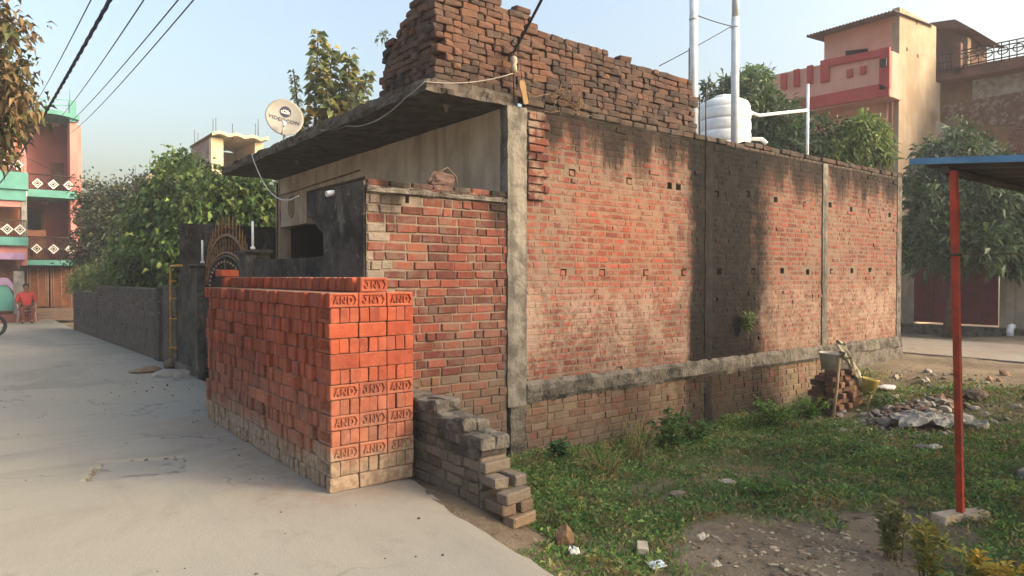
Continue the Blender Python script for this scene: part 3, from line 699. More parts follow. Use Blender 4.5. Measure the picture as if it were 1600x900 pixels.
for (x,y,z,rz,rx,ry,c,lb) in (
    (2.90,3.925,.235,.06,.02,.02,S(118,110,100),'grey loose brick topmost of those stepping down at the low wall end'),
    (2.845,3.855,.152,1.52,.03,.02,S(124,116,104),'grey brick pointing out at the left in the middle of the low wall end'),
    (2.985,3.845,.150,1.68,.04,-.03,S(112,104,96),'grey brick pointing out at the right in the middle of the low wall end'),
    (2.905,3.695,.073,.10,.0,-.03,S(120,110,98),'grey brick lying across the low wall end just above the brown bricks'),
    (2.835,3.76,-.007,1.52,.0,.03,S(116,100,84),'brown brick at the lower left of the low wall end'),
    (2.975,3.765,-.008,1.72,.02,0,S(112,97,82),'brown brick at the lower right of the low wall end'),
    (2.93,3.665,-.088,.18,.0,.02,S(134,116,95),'pale tan brick lowest of the low wall end, lying in the grass')):
    loose('old_brick',x,y,z,rz,rx,ry,c,lb,group=GL,proto=int(x*100)%6,s=1.04)

# ================================================================ the pile of new bricks
def brick_proto(kind,seed):
    """brick on edge: length along local X (230), thickness along Y (72), height Z (110); its big face looks to -Y"""
    rr=random.Random(seed); L,t,h=.225,.0715,.1075
    mb=MB(); base=random.Random(seed+50).choice([S(158,82,58),S(147,74,53),S(164,88,63),S(134,72,55),S(150,82,62)])
    if kind is None:
        bm=bmesh.new(); bmesh.ops.create_cube(bm,size=1)
        for v in bm.verts: v.co=Vector((v.co.x*L+rr.uniform(-.003,.003),v.co.y*t+rr.uniform(-.002,.002),v.co.z*h+rr.uniform(-.0015,.0015)))
        bmesh.ops.bevel(bm,geom=bm.edges[:],offset=.008,segments=2,affect='EDGES',profile=.6)
        for v in bm.verts: v.co+=Vector([rr.uniform(-.0012,.0012) for _ in range(3)])
        bm.verts.ensure_lookup_table(); mb.add(([tuple(v.co) for v in bm.verts],[tuple(x.index for x in f.verts) for f in bm.faces]),None,base); bm.free()
        return mb
    a,b=L/2,h/2; i=.006
    def loop(w,hh,y,hexa=0): 
        return [(-w,y,-hh),(w,y,-hh),(w+hexa,y,0),(w,y,hh),(-w,y,hh),(-w-hexa,y,0)]
    hw,hh,hx=.080,.036,.020
    loops=[loop(hw-.004,hh-.004,-t/2+.014,hx-.002),loop(hw,hh,-t/2+.001,hx),loop(a-i,b-i,-t/2),loop(a,b,-t/2+i),loop(a,b,t/2-i),loop(a-i,b-i,t/2)]
    n=len(mb.v)
    for l in loops: mb.v+= [tuple(c+rr.uniform(-.0012,.0012) for c in p) for p in l]
    mb.face(tuple(n+k for k in range(6)),base)
    for q in range(5):
        for k in range(6): l=(k+1)%6; mb.face((n+q*6+k,n+(q+1)*6+k,n+(q+1)*6+l,n+q*6+l),base)
    mb.face(tuple(n+30+k for k in reversed(range(6))),base)
    word=kind; dx=0
    if kind=='JNY':                                # the J is drawn with a full hook
        word='NY'; dx=.024
        mb.prism([(x*.95-.052,z*.95) for x,z in ((.013,.028),(.013,-.012),(.005,-.025),(-.009,-.029),(-.022,-.022),(-.022,-.004),(-.011,-.004),(-.008,-.016),(-.001,-.015),(.001,-.008),(.001,.017),(-.012,.017),(-.012,.028))],(0,-t/2+.0175,0),UX,Vector((0,0,1)),-UY,.016,tuple(c*.92 for c in base))
    vs_,fs=text_vf(word,.076,.016,.0012,1.22,.82)
    mb.add((vs_,fs),Matrix.Translation((dx,-t/2+.0095,0)),tuple(c*.92 for c in base))
    return mb
protos={'p':[brick_proto(None,s) for s in range(8)],'AND':[brick_proto('AND',20),brick_proto('AND',21)],'JNY':[brick_proto('JNY',30),brick_proto('JNY',31)]}
pm={k:[p.mesh('new_brick',M['brick_new'],True) for p in v] for k,v in protos.items()}
PX0,PY0,LH=2.005,4.70,.1123
NY=43; SY=.0785
rr=random.Random(77)
jitrow=[rr.uniform(-.012,.012) for _ in range(14)]
bricks=[]                                          # (importance, kind, x, y, z, rz, label)
faces={0:['p','p','p'],2:['AND','AND','JNY'],4:['AND','JNY','AND'],6:['AND','JNY','AND'],8:['p']*3,10:['p']*3,12:['AND','JNY','AND']}
side_emb={1:'JNY',3:'AND',5:'JNY',9:'AND',11:'JNY'}
tricks={12:'top',0:'lowest'}
place3=['left','middle','right']
def lay(k): return 'lowest layer' if k==0 else ('top full layer' if k==12 else ordw(k+1)+' layer up')
def J(s=.004): return rr.uniform(-s,s)
NB=None
for k in range(13):
    z=k*LH+LH/2+.002; lx=jitrow[k]*.9
    if k%2==0:
        for j in range(3):                         # long sides on the near end
            x=PX0+.113+j*.229; fk=faces[k][j]
            nm=('embossed '+fk+' brick' if fk!='p' else 'plain long brick')
            bricks.append((10,fk,x+J(),PY0+.037+J(.006),z,J(.012),f'{nm} on the {place3[j]} of the near end, {lay(k)}','new bricks stacked in the pile',1))
        start=1; y0=PY0+SY
    else:
        for j in range(9):                         # brick ends on the near end
            x=PX0+.038+j*.0765
            fk=side_emb.get(k,'p') if j==0 else 'p'
            bricks.append((9,fk,x+J(.003)+lx*.3,PY0+.115+J(.007),z,-math.pi/2+J(.02),(f'brick embossed {fk} on its flank at the near corner, {lay(k)}' if fk!='p' else f'upright brick end, {ordw(j+1)} from left on the near end, {lay(k)}'),'new bricks stacked in the pile',1))
        y0=PY0+.2365
    y=y0; n=2 if k%2==0 else 2
    wide=set(rr.sample(range(3,40),3))
    while y<PY0+NY*SY-.04:
        bulge=.018*math.sin((y*1.3+k*.9))*(k/13)
        if n in wide and y<PY0+NY*SY-.35:          # some courses show three bricks lengthwise
            for j in range(3):
                bricks.append((5-(y-PY0) if j==0 else -1,'p',PX0+.037+j*.077+lx+J(),y+.115,z,math.pi/2+J(.02),f'brick laid lengthwise, {ordw(n)} from near corner, shaded long side, {lay(k)}','new bricks stacked in the pile',j==0))
            for j in range(2):
                for q in range(3): bricks.append((-1,'p',PX0+.345+j*.229+J(),y+.038+q*.077,z,J(.02),'','',0))
            y+=.236
        else:
            jx=rr.gauss(0,.0125)
            for j in range(3):
                bricks.append((5-(y-PY0)*1.0 if j==0 else -1,'p',PX0+.113+j*.229+lx+(jx+bulge if j==0 else J()),y+.038,z+J(.001),rr.choice([0,math.pi])+J(.018),f'brick end, {ordw(n)} from near corner, shaded long side, {lay(k)}','new bricks stacked in the pile',j==0))
            y+=SY*rr.uniform(.96,1.04)
        n+=1
z=13*LH+LH/2+.003; y=PY0+.04; n=1                  # the part layer on top
bricks.append((9,'JNY',2.245+.113,PY0+.04,z,.02,'embossed JNY brick alone on top of the near end of the pile','new bricks stacked in the pile',1))
y+=.078; n=2
while y<PY0+3.05:
    fk='JNY' if n==27 else 'p'
    if n==27:
        bricks.append((8,'JNY',2.235+.038,y+.115,z,-math.pi/2,'embossed JNY brick lying lengthwise in the row on top of the pile','new bricks stacked in the pile',1)); y+=.24
    else:
        bricks.append((4.6-(y-PY0)*.5,'p',2.35+rr.gauss(0,.008)-(.05 if n>24 else 0),y+.038,z,J(.03),f'brick in the part row on top of the pile, {ordw(n)} from the near end','new bricks stacked in the pile',1)); y+=.0795*rr.uniform(.99,1.05)
    n+=1
bricks.append((9,'p',2.18,PY0+3.20,14*LH+.045,.4,'brick lying flat on top at the far end of the pile','new bricks stacked in the pile',2))
bricks.append((8,'p',2.24,PY0+3.18,z,.1,'brick on edge at the far end of the top row, below the flat brick','new bricks stacked in the pile',1))
vis=sorted([b for b in bricks if b[8]],key=lambda b:-b[0])[:300]; vid=set(id(b) for b in vis)
stuff=MB()
for b in bricks:
    (_,fk,x,y,z,rz,lab,grp,v)=b; q=rr.randrange(len(pm[fk]))
    flip=0
    if id(b) in vid:
        o=put('new_brick',pm[fk][q],None,(x,y,z),((math.pi/2 if v==2 else 0)+(math.pi if fk=='p' and rr.random()<.5 else 0),0,rz))
        tag(o,lab,'brick','new bricks stacked in the pile')
    else:
        p=protos[fk][q]; mat=T(x,y,z,rz); nn=len(stuff.v)
        kk=rr.uniform(.68,1.04); stuff.v+=[tuple(mat@Vector(c)) for c in p.v]; stuff.f+=[tuple(i+nn for i in f) for f in p.f]; stuff.c+=[tuple(u*kk for u in c) for c in p.c]; stuff.sm+=p.sm
o=stuff.build('stacked_bricks',M['brick_new']); tag(o,'the rest of the orange brick pile, its far and inner bricks','bricks',kind='stuff')

# ================================================================ old bricks stacked dry on the roof
RX0,RX1,RY0,RY1,RZ=3.53,7.52,5.73,6.78,3.495
rc=[S(92,70,62),S(102,76,66),S(84,66,60),S(74,61,57),S(108,78,64),S(98,75,66),S(66,57,55),S(88,72,66)]
rp=[]
for i in range(7):
    random.seed(200+i); rp.append([]) 
    for L in (.196,.096):
        m_=MB(); m_.box(-L/2,L/2,-.054,.054,-.0335,.0335,(1,1,1),bev=.011,jit=.007); rp[-1].append(m_)
random.seed(55)
rmesh=[[[None]*len(rc) for _ in range(2)] for _ in range(7)]
def rgetm(i,l,c):
    if rmesh[i][l][c] is None:
        s_=rp[i][l]; m_=MB(); m_.v=s_.v; m_.f=s_.f; m_.c=[rc[c]]*len(s_.f); m_.sm=s_.sm; rmesh[i][l][c]=m_.mesh('old_brick',M['brick_old'])
    return rmesh[i][l][c]
def rtop(x,y):                                     # height of the heap over the slab
    if y>RY0+.2: 
        t=(y-RY0)/(RY1-RY0); return (.92-.34*ssm(.25,1,t))+mn.noise((y*4,1,1))*.06
    h=.93+ (.02 if x<4.6 else -.05*ssm(4.6,4.8,x)) - .11*ssm(4.80,4.86,x) -.10*ssm(4.9,7.5,x)
    return h+mn.noise((x*3.3,7,1))*.05
rb=[]; CH=.0695
random.seed(91)
def rcol(z,x):
    w=[0,1,4,5,7,0,1] if (x<4.9 and .15<z<.8) else [0,2,3,5,6,7,2,6]
    if z<.14: w=[3,6,2,6]
    if random.random()<.03: w=[4]
    return random.choice(w)
k=0; z=RZ
while z<RZ+1.0:
    x=RX0+(.11 if k%2 else 0)+random.uniform(-.01,.01); n=1
    while x<RX1-.03:
        l=0 if random.random()<.55 else 1; L=(.201,.101)[l]
        if z-RZ<rtop(x+L/2,RY0)-.03:
            rb.append((1,l,x+L/2,RY0+.054+random.gauss(0,.009),z+.035+mn.noise((x*1.5,z,3))*.008,random.gauss(0,.04),rcol(z-RZ,x),f'weathered roof stack brick, {ordw(k+1)} course up, {ordw(n)} from near corner along the wall'))
            if n%2: rb.append((0,0,x+L/2,RY0+.19,z+.035,random.gauss(0,.05)+math.pi/2*(random.random()<.4),rcol(z-RZ,x),''))
        x+=L*random.uniform(.97,1.02); n+=1
    y=RY0+.0+(.0 if k%2 else .115); n=1
    while y<RY1:
        l=0 if random.random()<.6 else 1; L=(.201,.101)[l]
        if z-RZ<rtop(RX0,y+L/2)-.03 and y+L/2>RY0+.06:
            rb.append((2,l,RX0+.054+random.gauss(0,.012),y+L/2,z+.035,math.pi/2+random.gauss(0,.05),rcol(z-RZ,6),f'shaded roof stack brick, {ordw(k+1)} course up, {ordw(n)} from near corner, street side'))
        y+=L; n+=1
    z+=CH; k+=1
random.shuffle(rb)
cand=sorted([b for b in rb if b[0]],key=lambda b:(Vector((b[2],b[3],0))).length)[:300]; cid=set(id(b) for b in cand)
stuff=MB()
for b in rb:
    (v,l,x,y,z,rz,c,lab)=b; i=random.randrange(7); rot=(random.gauss(0,.022),random.gauss(0,.022),rz)
    if id(b) in cid: tag(put('old_brick',rgetm(i,l,c),None,(x,y,z),rot),lab,'brick','old bricks stacked dry on the roof')
    else:
        s_=rp[i][l]; mat=T(x,y,z,rz,rot[0],rot[1]); nn=len(stuff.v); cc=vcol(rc[c],.12)
        stuff.v+=[tuple(mat@Vector(p)) for p in s_.v]; stuff.f+=[tuple(q+nn for q in f) for f in s_.f]; stuff.c+=[cc]*len(s_.f); stuff.sm+=s_.sm
# filler behind the two visible faces
for i in range(500):
    x=random.uniform(RX0+.15,RX1-.1); y=random.uniform(RY0+.14,RY0+.36); z=RZ+random.uniform(.03,rtop(x,RY0)-.07)
    if i%3==0: x=random.uniform(RX0+.13,RX0+.45); y=random.uniform(RY0+.2,RY1-.1); z=RZ+random.uniform(.03,max(.1,rtop(x,y)-.08))
    s_=rp[i%7][0]; mat=T(x,y,z,random.choice([0,1.57])); nn=len(stuff.v); cc=vcol(random.choice(rc),.1)
    stuff.v+=[tuple(mat@Vector(p)) for p in s_.v]; stuff.f+=[tuple(q+nn for q in f) for f in s_.f]; stuff.c+=[cc]*len(s_.f); stuff.sm+=s_.sm
o=stuff.build('old_bricks',M['brick_old']); tag(o,'the far and inner bricks of the weathered stack on the roof','bricks',kind='stuff')
# ================================================================ things on and around the roof
C0=Vector((0,0,CAM_H))
def onX(x,y,X): d=at(x,y,1)-C0; return C0+d*(X/d.x)
def onY(x,y,Y): d=at(x,y,1)-C0; return C0+d*(Y/d.y)
def onZ(x,y,Z): d=at(x,y,1)-C0; return C0+d*((Z-CAM_H)/d.z)
def sag(a,b,s,n=16): 
    a,b=Vector(a),Vector(b); return [a.lerp(b,i/n)-Vector((0,0,s*4*(i/n)*(1-i/n))) for i in range(n+1)]
tk=thing('water_tank',(10.4,7.24,3.42),'ribbed white plastic water tank standing on the roof behind the brick wall','water tank')
mb=MB(); prof=[(.44,.0),(.445,.06)]
for i in range(5):
    z=.1+i*.2; prof+=[(.445,z),(.452,z+.03),(.452,z+.13),(.445,z+.16),(.436,z+.17),(.436,z+.19)]
prof+=[(.44,1.12),(.40,1.2),(.3,1.25),(.19,1.27)]
mb.lathe(prof,36,T(10.4,7.24,3.42)); TKB=mb.build('body',M['white_pvc'],tk)
mb=MB(); mb.lathe([(.2,1.262),(.2,1.30),(.17,1.325),(.05,1.335),(.04,1.36),(.02,1.365)],24,T(10.4,7.24,3.42)); mb.build('lid',M['white_pvc'],tk)
mb=MB()
rg_=simple('rib_grey',S(150,156,162))
for z in (.285,.485,.885): mb=MB(); mb.lathe([(.436,z),(.442,z+.005),(.436,z+.01)],36,T(10.4,7.24,3.42)); mb.build('rib_line',rg_,TKB)
mb=MB(); mb.lathe([(.05,0),(.05,.05),(.03,.05),(.03,.09)],12,T(10.83,7.05,4.47,0,math.pi/2,0)); mb.build('inlet',M['white_pvc'],tk); mb=MB(); mb.tube([(10.78,6.93,4.0),(10.85,6.78,3.98),(10.9,6.72,3.9)],.035,8); mb.build('outlet',M['white_pvc'],tk)
e=onY(1262,172,7.0)
g=thing('plumbing_pipe',(e.x,e.y,3.4),'thin white riser pipe with an arm running level to the water tank','pipe')
mb=MB(); mb.tube([(e.x,e.y,3.35),(e.x,e.y,onY(1264,132,7.0).z)],.028,8); mb.build('riser',M['white_pvc'],g)
mb=MB(); mb.tube([(10.85,7.02,4.50),(11.1,7.0,4.47),(e.x,e.y,e.z)],.03,8); mb.build('arm',M['white_pvc'],g)
for px,r,Y,lb,top in ((1083,.060,6.25,'tall grey vent pipe on the roof, left of the two and nearer the brick stack',-60),(1148,.060,6.3,'tall grey vent pipe on the roof rising in front of the white tank',-60)):
    p=onY(px,220,Y); g=thing('vent_pipe',(p.x,p.y,3.4),lb,'pipe','vent pipes on the roof')
    mb=MB(); mb.tube([(p.x,p.y,3.38),(p.x,p.y,4.5),(p.x,p.y,5.6)],r,18); mb.tube([(p.x,p.y,5.5),(p.x,p.y,6.6)],r*.9,18); mb.build('pipe',M['grey_pvc'],g)
    zc=onY(px,30 if px<1100 else 42,Y).z; mb=MB(); mb.lathe([(r*1.02,-.02),(r*1.14,-.012),(r*1.14,.012),(r*1.02,.02)],18,T(p.x,p.y,zc)); mb.build('collar',M['grey_pvc'],g)
a=onY(1089,24,6.25); b=onY(1143,41,6.3); mb=MB(); mb.tube(sag(a,b,.01,6),.008,5); tag(mb.build('tie_wire',M['black_wire']),'short dark wire tying the two tall vent pipes together','wire')
a=onY(1030,103,6.4); mb=MB(); mb.tube(sag(a,b,.01,6),.007,5); tag(mb.build('tie_wire',M['black_wire']),'thin grey stay wire slanting from the right vent pipe to the roof stack','wire')
for i,(px,y0,y1,lb) in enumerate(((1103,136,212,'dark reinforcing rod standing on the roof closest to the white tank'),(1093,148,210,'thin reinforcing rod between the brick stack and the tank'),(1077,75,150,'reinforcing rod at the very end of the roof brick stack'))):
    p=onY(px,y1,6.1); q=onY(px,y0,6.1); mb=MB(); mb.tube([(p.x,p.y,3.38),(q.x,q.y,q.z)],.011,6); tag(mb.build('reinforcing_rod',M['iron']),lb,'rod','rods standing on the roof')
p=onY(874,78,5.80); mb=MB(); mb.lathe([(.034,0),(.034,.19),(.028,.19),(.028,.02)],14,T(p.x,p.y,4.08)); tag(mb.build('pipe_stub',M['white_pvc']),'short white pipe stub standing among the bricks on the roof','pipe')
# slipper, insulator and service line at the corner column
p=onY(819,144,5.60)
g=thing('slipper',(p.x,p.y,p.z),'old tan slipper hanging by a cord from the roof edge above the corner column','slipper')
mb=MB(); ol=[(-.035,-.11),(-.02,-.128),(.02,-.128),(.035,-.11),(.03,-.02),(.042,.06),(.038,.105),(.012,.13),(-.02,.128),(-.04,.10),(-.043,.05),(-.03,-.02)]
mb.prism(ol,(p.x,p.y,p.z),Vector((.95,0,.25)),Vector((-.25,0,.95)),UY,.014,S(132,104,70)); mb.build('sole',M['vc'],g)
mb=MB(); mb.tube([(p.x-.03,p.y,p.z+.12),(p.x-.05,p.y+.02,p.z+.42)],.004,5); mb.build('cord',M['black_wire'],g)
p=onY(803,96,5.62); INS=p.copy()
g=thing('insulator',(p.x,p.y,p.z),'cream shackle insulator where the service cable meets the roof stack','insulator')
mb=MB(); mb.lathe([(.015,-.10),(.036,-.085),(.032,-.03),(.022,-.015),(.038,.015),(.034,.06),(.015,.075)],12,T(p.x,p.y,p.z-.02)); mb.build('porcelain',simple('old_porcelain',S(158,146,130),S(120,108,96)),g)
mb=MB(); mb.tube([(p.x,p.y,p.z-.42),(p.x,p.y,p.z+.14)],.008,5); mb.tube([(p.x,p.y,p.z+.1),(p.x,p.y+.2,p.z+.1)],.01,5); mb.build('pin',M['iron'],g)
a=INS+Vector((0,0,.1)); b=at(905,-120,4.6)
mb=MB(); mb.tube(sag(a,b,.02,8),.013,6); mb.tube([a+Vector((.03*math.sin(i),.02*math.cos(i*1.7),.02*i)) for i in range(9)],.012,5); mb.tube([q+Vector((.02*math.sin(i*1.3),0,.012*math.cos(i*1.3))) for i,q in enumerate(sag(a,a.lerp(b,.35),.0,24))],.008,5)
tag(mb.build('service_cable',M['black_wire']),'thick black service cable rising from the insulator out of the picture','cable')
mb=MB(); cpt=Vector((3.39,5.69,3.44)); mb.tube(sag(INS-Vector((0,0,.12)),cpt,.05,10)+[Vector((3.37,5.9,3.37))]+sag(Vector((3.37,6.0,3.36)),Vector((3.46,7.6,3.36)),.10,12)+sag(Vector((3.46,7.62,3.36)),Vector((3.385,8.2,3.40)),.02,5),.006,5)
tag(mb.build('canopy_cable',simple('grey_cable',S(150,144,138))),'thin grey cable sagging below the canopy edge from its near corner','cable')
a=Vector((3.385,10.9,3.47)); b=Vector((2.78,7.35,2.46)); mb=MB(); mb.tube([a+Vector((.05,-.02,.03))]+[a]+sag(a,b,.28,14)[1:],.007,5)
tag(mb.build('dish_cable',simple('white_cable',S(196,192,186))),'white cable hanging from the canopy end by the dish to the black front wall','cable')
# satellite dish
dp=onX(444,185,3.62)
dish=thing('satellite_dish',(dp.x,dp.y,3.48),'off white satellite dish with dark lettering on the canopy edge','satellite dish')
face=(Vector((0,0,1.6))-dp); face.z=.0; face.normalize(); face=(face+Vector((.18,.0,.28))).normalized()
Zq=face; Xq=Vector((0,0,1)).cross(Zq).normalized(); Yq=Zq.cross(Xq)
roll=Matrix.Rotation(R(-12),4,'Z')
DM=Matrix.Translation(dp)@Matrix((( Xq.x,Yq.x,Zq.x,0),(Xq.y,Yq.y,Zq.y,0),(Xq.z,Yq.z,Zq.z,0),(0,0,0,1)))@roll
mb=MB(); n=40; rings=[0.02,.08,.15,.20,.245,.275]; b0=len(mb.v)
pz=lambda r:.55*r*r*1.0
for sgn in (0,1):
    for r in rings:
        for k in range(n): a=2*math.pi*k/n; mb.v.append(tuple(DM@Vector((r*math.cos(a),r*1.08*math.sin(a),pz(r)-(.006 if sgn else 0)))))
nr=len(rings)
for sgn in (0,1):
    for i in range(nr-1):
        for k in range(n):
            o=sgn*nr*n; a,b,c,d=o+i*n+k,o+i*n+(k+1)%n,o+(i+1)*n+(k+1)%n,o+(i+1)*n+k
            mb.face((a,b,c,d) if not sgn else (a,d,c,b),(1,1,1),True)
    mb.face(tuple(sgn*nr*n+k for k in range(n)),(1,1,1))
for k in range(n): l=(k+1)%n; mb.face(((nr-1)*n+k,(nr-1)*n+l,(2*nr-1)*n+l,(2*nr-1)*n+k),(1,1,1))
REF=mb.build('reflector',simple('dish_paint',S(140,139,133),S(126,124,117),4,.6,.1),dish)
navy=simple('navy_print',S(38,44,70),rough=.6,bs=0)
def wrapped(vf,off,lift,scale=1):                  # lay flat lettering on the dish bowl
    out=[]
    for x,y,z in vf[0]:
        u,v=x+off[0],z+off[1]; r2=u*u+(v/1.08)**2
        out.append(tuple(DM@Vector((u,v,.55*r2+lift-y*.2))))
    return out,vf[1]
mb=MB(); cn=28
mb.v=[tuple(DM@Vector((.082*math.cos(2*math.pi*k/cn)+0,.088*math.sin(2*math.pi*k/cn)+.105,.55*((.082*math.cos(2*math.pi*k/cn))**2+((.088*math.sin(2*math.pi*k/cn)+.105)/1.08)**2)+.004))) for k in range(cn)]
mb.face(tuple(range(cn)),(1,1,1)); EMB=mb.build('emblem',navy,REF)
mb=MB(); mb.add(wrapped(text_vf('d2h',.085,.001,.002),(0,.105),.0095)); mb.build('emblem_lettering',M['white'],REF)
mb=MB(); mb.add(wrapped(text_vf('VIDEOCON',.083,.001,.001,1.05,1.0),(0,-.035),.006)); mb.build('lettering',navy,REF)
L=lambda u,v,w:DM@Vector((u,v,w))
mb=MB(); mb.tube([L(.0,-.29,.03),L(.0,-.27,.10),L(.0,-.21,.17)],.012,8); mb.build('arm',M['grey_pvc'],dish)
mb=MB(); mb.tube([L(.0,-.23,.17),L(.0,-.19,.18),L(.0,-.15,.14)],[.018,.022,.03],10); mb.tube([L(-.03,-.16,.15),L(.03,-.16,.15)],.017,8); mb.build('receiver',M['white_pvc'],dish)
mb=MB(); mb.tube([(dp.x,dp.y,3.47),(dp.x,dp.y,dp.z-.12),L(0,-.05,-.06)],.022,8); mb.box(dp.x-.09,dp.x+.09,dp.y-.09,dp.y+.09,3.468,3.482); mb.tube([L(0,-.05,-.06),L(0,-.05,.0)],.05,8); mb.build('mount',M['grey_pvc'],dish)
# sack on the compound wall
p=onY(688,272,5.86); p.z=2.47
g=thing('cloth_bundle',(p.x,p.y,p.z),'faded pink cloth bundle lying on the compound wall under the canopy','bundle')
mb=MB(); mb.add(bmesh_mesh_blob(.105,3,.7,44,1.6,1,.9),T(p.x,p.y,p.z+.07),S(96,76,71)); mb.build('bundle',M['cloth'],g)
mb=MB(); mb.tube([(p.x-.16,p.y-.06,p.z+.01),(p.x-.1,p.y-.09,p.z+.12),(p.x+.02,p.y-.1,p.z+.19),(p.x+.13,p.y-.09,p.z+.11),(p.x+.17,p.y-.05,p.z)],.008,5); mb.build('cord',M['bark'],g)

# ================================================================ leaves
def leafmesh(name,mat,P,D,L,W,colr,parent=None,droop=0.0,fold=.22,seed=0):
    rg=np.random.default_rng(seed+1); n=len(P); P=np.asarray(P,float); D=np.asarray(D,float)
    D/= np.linalg.norm(D,axis=1,keepdims=True)+1e-9
    s=np.cross(D,rg.normal(size=(n,3))+np.array([0,0,1.6])); s/=np.linalg.norm(s,axis=1,keepdims=True)+1e-9
    nm=np.cross(s,D); L=np.broadcast_to(np.asarray(L,float),(n,))[:,None]; W=np.broadcast_to(np.asarray(W,float),(n,))[:,None]
    tip=P+D*L; tip[:,2]-=droop*L[:,0]
    mid=P+D*L*.48; mid[:,2]+=droop*L[:,0]*.02
    V=np.stack([P,mid+s*W/2+nm*W*fold,tip,mid-s*W/2+nm*W*fold,mid],1).reshape(-1,3)
    base=np.arange(n)*5
    F=np.stack([base,base+4,base+1, base+1,base+4,base+2, base+4,base+3,base+2, base,base+3,base+4],1).reshape(-1)
    me=bpy.data.meshes.new(name); nf=n*4
    me.vertices.add(n*5); me.vertices.foreach_set('co',V.ravel()); me.loops.add(nf*3); me.loops.foreach_set('vertex_index',F.astype(np.int32))
    me.polygons.add(nf); me.polygons.foreach_set('loop_start',np.arange(nf,dtype=np.int32)*3)
    me.update(calc_edges=True)
    ca=me.color_attributes.new('Col','FLOAT_COLOR','CORNER'); c=np.concatenate([np.asarray(colr),np.ones((n,1))],1)
    ca.data.foreach_set('color',np.repeat(c,12,axis=0).astype(np.float32).ravel()); me.materials.append(mat)
    me.validate(); o=put(name,me)
    if parent: o.parent=parent; o.matrix_parent_inverse=Matrix.Translation(parent.location).inverted()
    return o
def pick(cols,n,rg,j=.18):
    c=np.array(cols)[rg.integers(0,len(cols),n)]; return np.clip(c*(1+rg.uniform(-j,j,(n,1))),0,1)
def crown_points(blobs,n,rg,rmin=.35):
    """cluster places in a lumpy crown: more near its uneven outside"""
    vol=np.array([b[3]*b[4]*b[5] for b in blobs])**.8; k=rg.choice(len(blobs),n,p=vol/vol.sum()); B=np.array(blobs)[k]
    d=rg.normal(size=(n,3)); d/=np.linalg.norm(d,axis=1,keepdims=True)
    r=rmin+(1-rmin)*rg.random(n)**.55
    lump=np.array([mn.noise((x[0]*2.2+b[0],x[1]*2.2,x[2]*2.2+b[2])) for x,b in zip(d,B)])
    r=r*(1+.38*lump)
    return B[:,:3]+d*B[:,3:]*r[:,None], d
def tree(name,label,base,blobs,ncl,per,L,W,cols,trunk_r=.09,spread=1.0,droop=.3,seed=1,spray=.12,mat='leaf',cat='tree',limbs=None,group=None,up=.0,rmin=.35):
    rg=np.random.default_rng(seed); t=thing(name,base,label,cat,group)
    P,d=crown_points(blobs,ncl,rg,rmin)
    cc=pick(cols,ncl,rg,.22)
    PP=np.repeat(P,per,0)+rg.normal(size=(ncl*per,3))*spray; DD=np.repeat(d,per,0)*.55+rg.normal(size=(ncl*per,3))*spread*.7; DD[:,2]+=up
    CC=np.clip(np.repeat(cc,per,0)*(1+rg.uniform(-.2,.2,(ncl*per,1))),0,1)
    leafmesh('crown',M[mat],PP,DD,L*rg.uniform(.65,1.15,ncl*per),W*rg.uniform(.7,1.15,ncl*per),CC,t,droop,seed=seed)
    mb=MB(); rr=random.Random(seed); base=Vector(base)
    bc=sum((Vector(b[:3]) for b in blobs),Vector())/len(blobs); fork=base.lerp(Vector((bc.x,bc.y,bc.z)),.45); fork.x=base.x+(fork.x-base.x)*.5
    mb.tube([base-Vector((0,0,.1)),base.lerp(fork,.5)+Vector((.03,.02,0)),fork],[trunk_r*1.25,trunk_r,trunk_r*.85],8)
    for b in blobs:
        e=Vector(b[:3]); m_=fork.lerp(e,.5)+Vector((rr.uniform(-.1,.1),rr.uniform(-.1,.1),.1)); mb.tube([fork,m_,e],[trunk_r*.6,trunk_r*.4,trunk_r*.2],6)
        for q in range(5):
            u=e+Vector((rr.uniform(-.8,.8)*b[3],rr.uniform(-.8,.8)*b[4],rr.uniform(-.6,.8)*b[5])); mb.tube([m_.lerp(e,.6),m_.lerp(u,.7)+Vector((0,0,.05)),u],[trunk_r*.25,trunk_r*.15,trunk_r*.06],5)
    mb.build('trunk',M['bark'],t); return t
G_MANGO=[S(74,96,62),S(62,84,56),S(94,114,78),S(82,104,80),S(50,70,46)]
G_VINE=[S(86,110,54),S(70,96,50),S(102,124,64),S(58,82,44),S(114,130,70)]
G_DARK=[S(70,80,54),S(58,70,48),S(84,90,60),S(50,60,42)]
G_TEAK=[S(104,120,78),S(122,132,90),S(90,108,70),S(142,134,78)]
def B(px,py,d,rx,rz,ry=None):                      # a lump of crown seen at pixel px,py, d metres out
    p=at(px,py,d); k=d/F_PX; return (p.x,p.y,p.z,rx*k,(ry or rx)*k,rz*k)
# bushes over the street wall, left
tree('bushy_tree','dark leaved bushy tree over the street wall nearest the pink house',(4.4,22.5,0),[B(165,330,24,40,45),B(195,370,23,60,55),B(150,400,24,34,45),B(215,320,23,36,40)],1500,12,.17,.085,G_DARK,.12,seed=3,spray=.16)
tree('creeper_tree','bright green tree smothered in creeper beside the house',(5.6,16.6,0),[B(285,310,16.5,50,60),B(340,330,16,70,55),B(390,320,15.8,45,45),B(250,350,17,45,55),B(240,400,17,50,50),B(320,390,16,80,55),B(278,262,17,22,22),B(405,380,15.5,40,70)],2600,12,.17,.11,G_VINE,.12,seed=4,spray=.14,droop=.45)
tree('hedge_bush','pale green hedge bush spilling over the low street wall',(3.4,19,0),[B(150,440,20.5,36,20),B(190,432,18.5,38,26),B(228,425,17.3,34,30),B(130,450,22,16,14)],900,10,.14,.04,[S(88,102,56),S(74,92,50),S(100,110,66)],.05,seed=5,spray=.13,cat='bush')
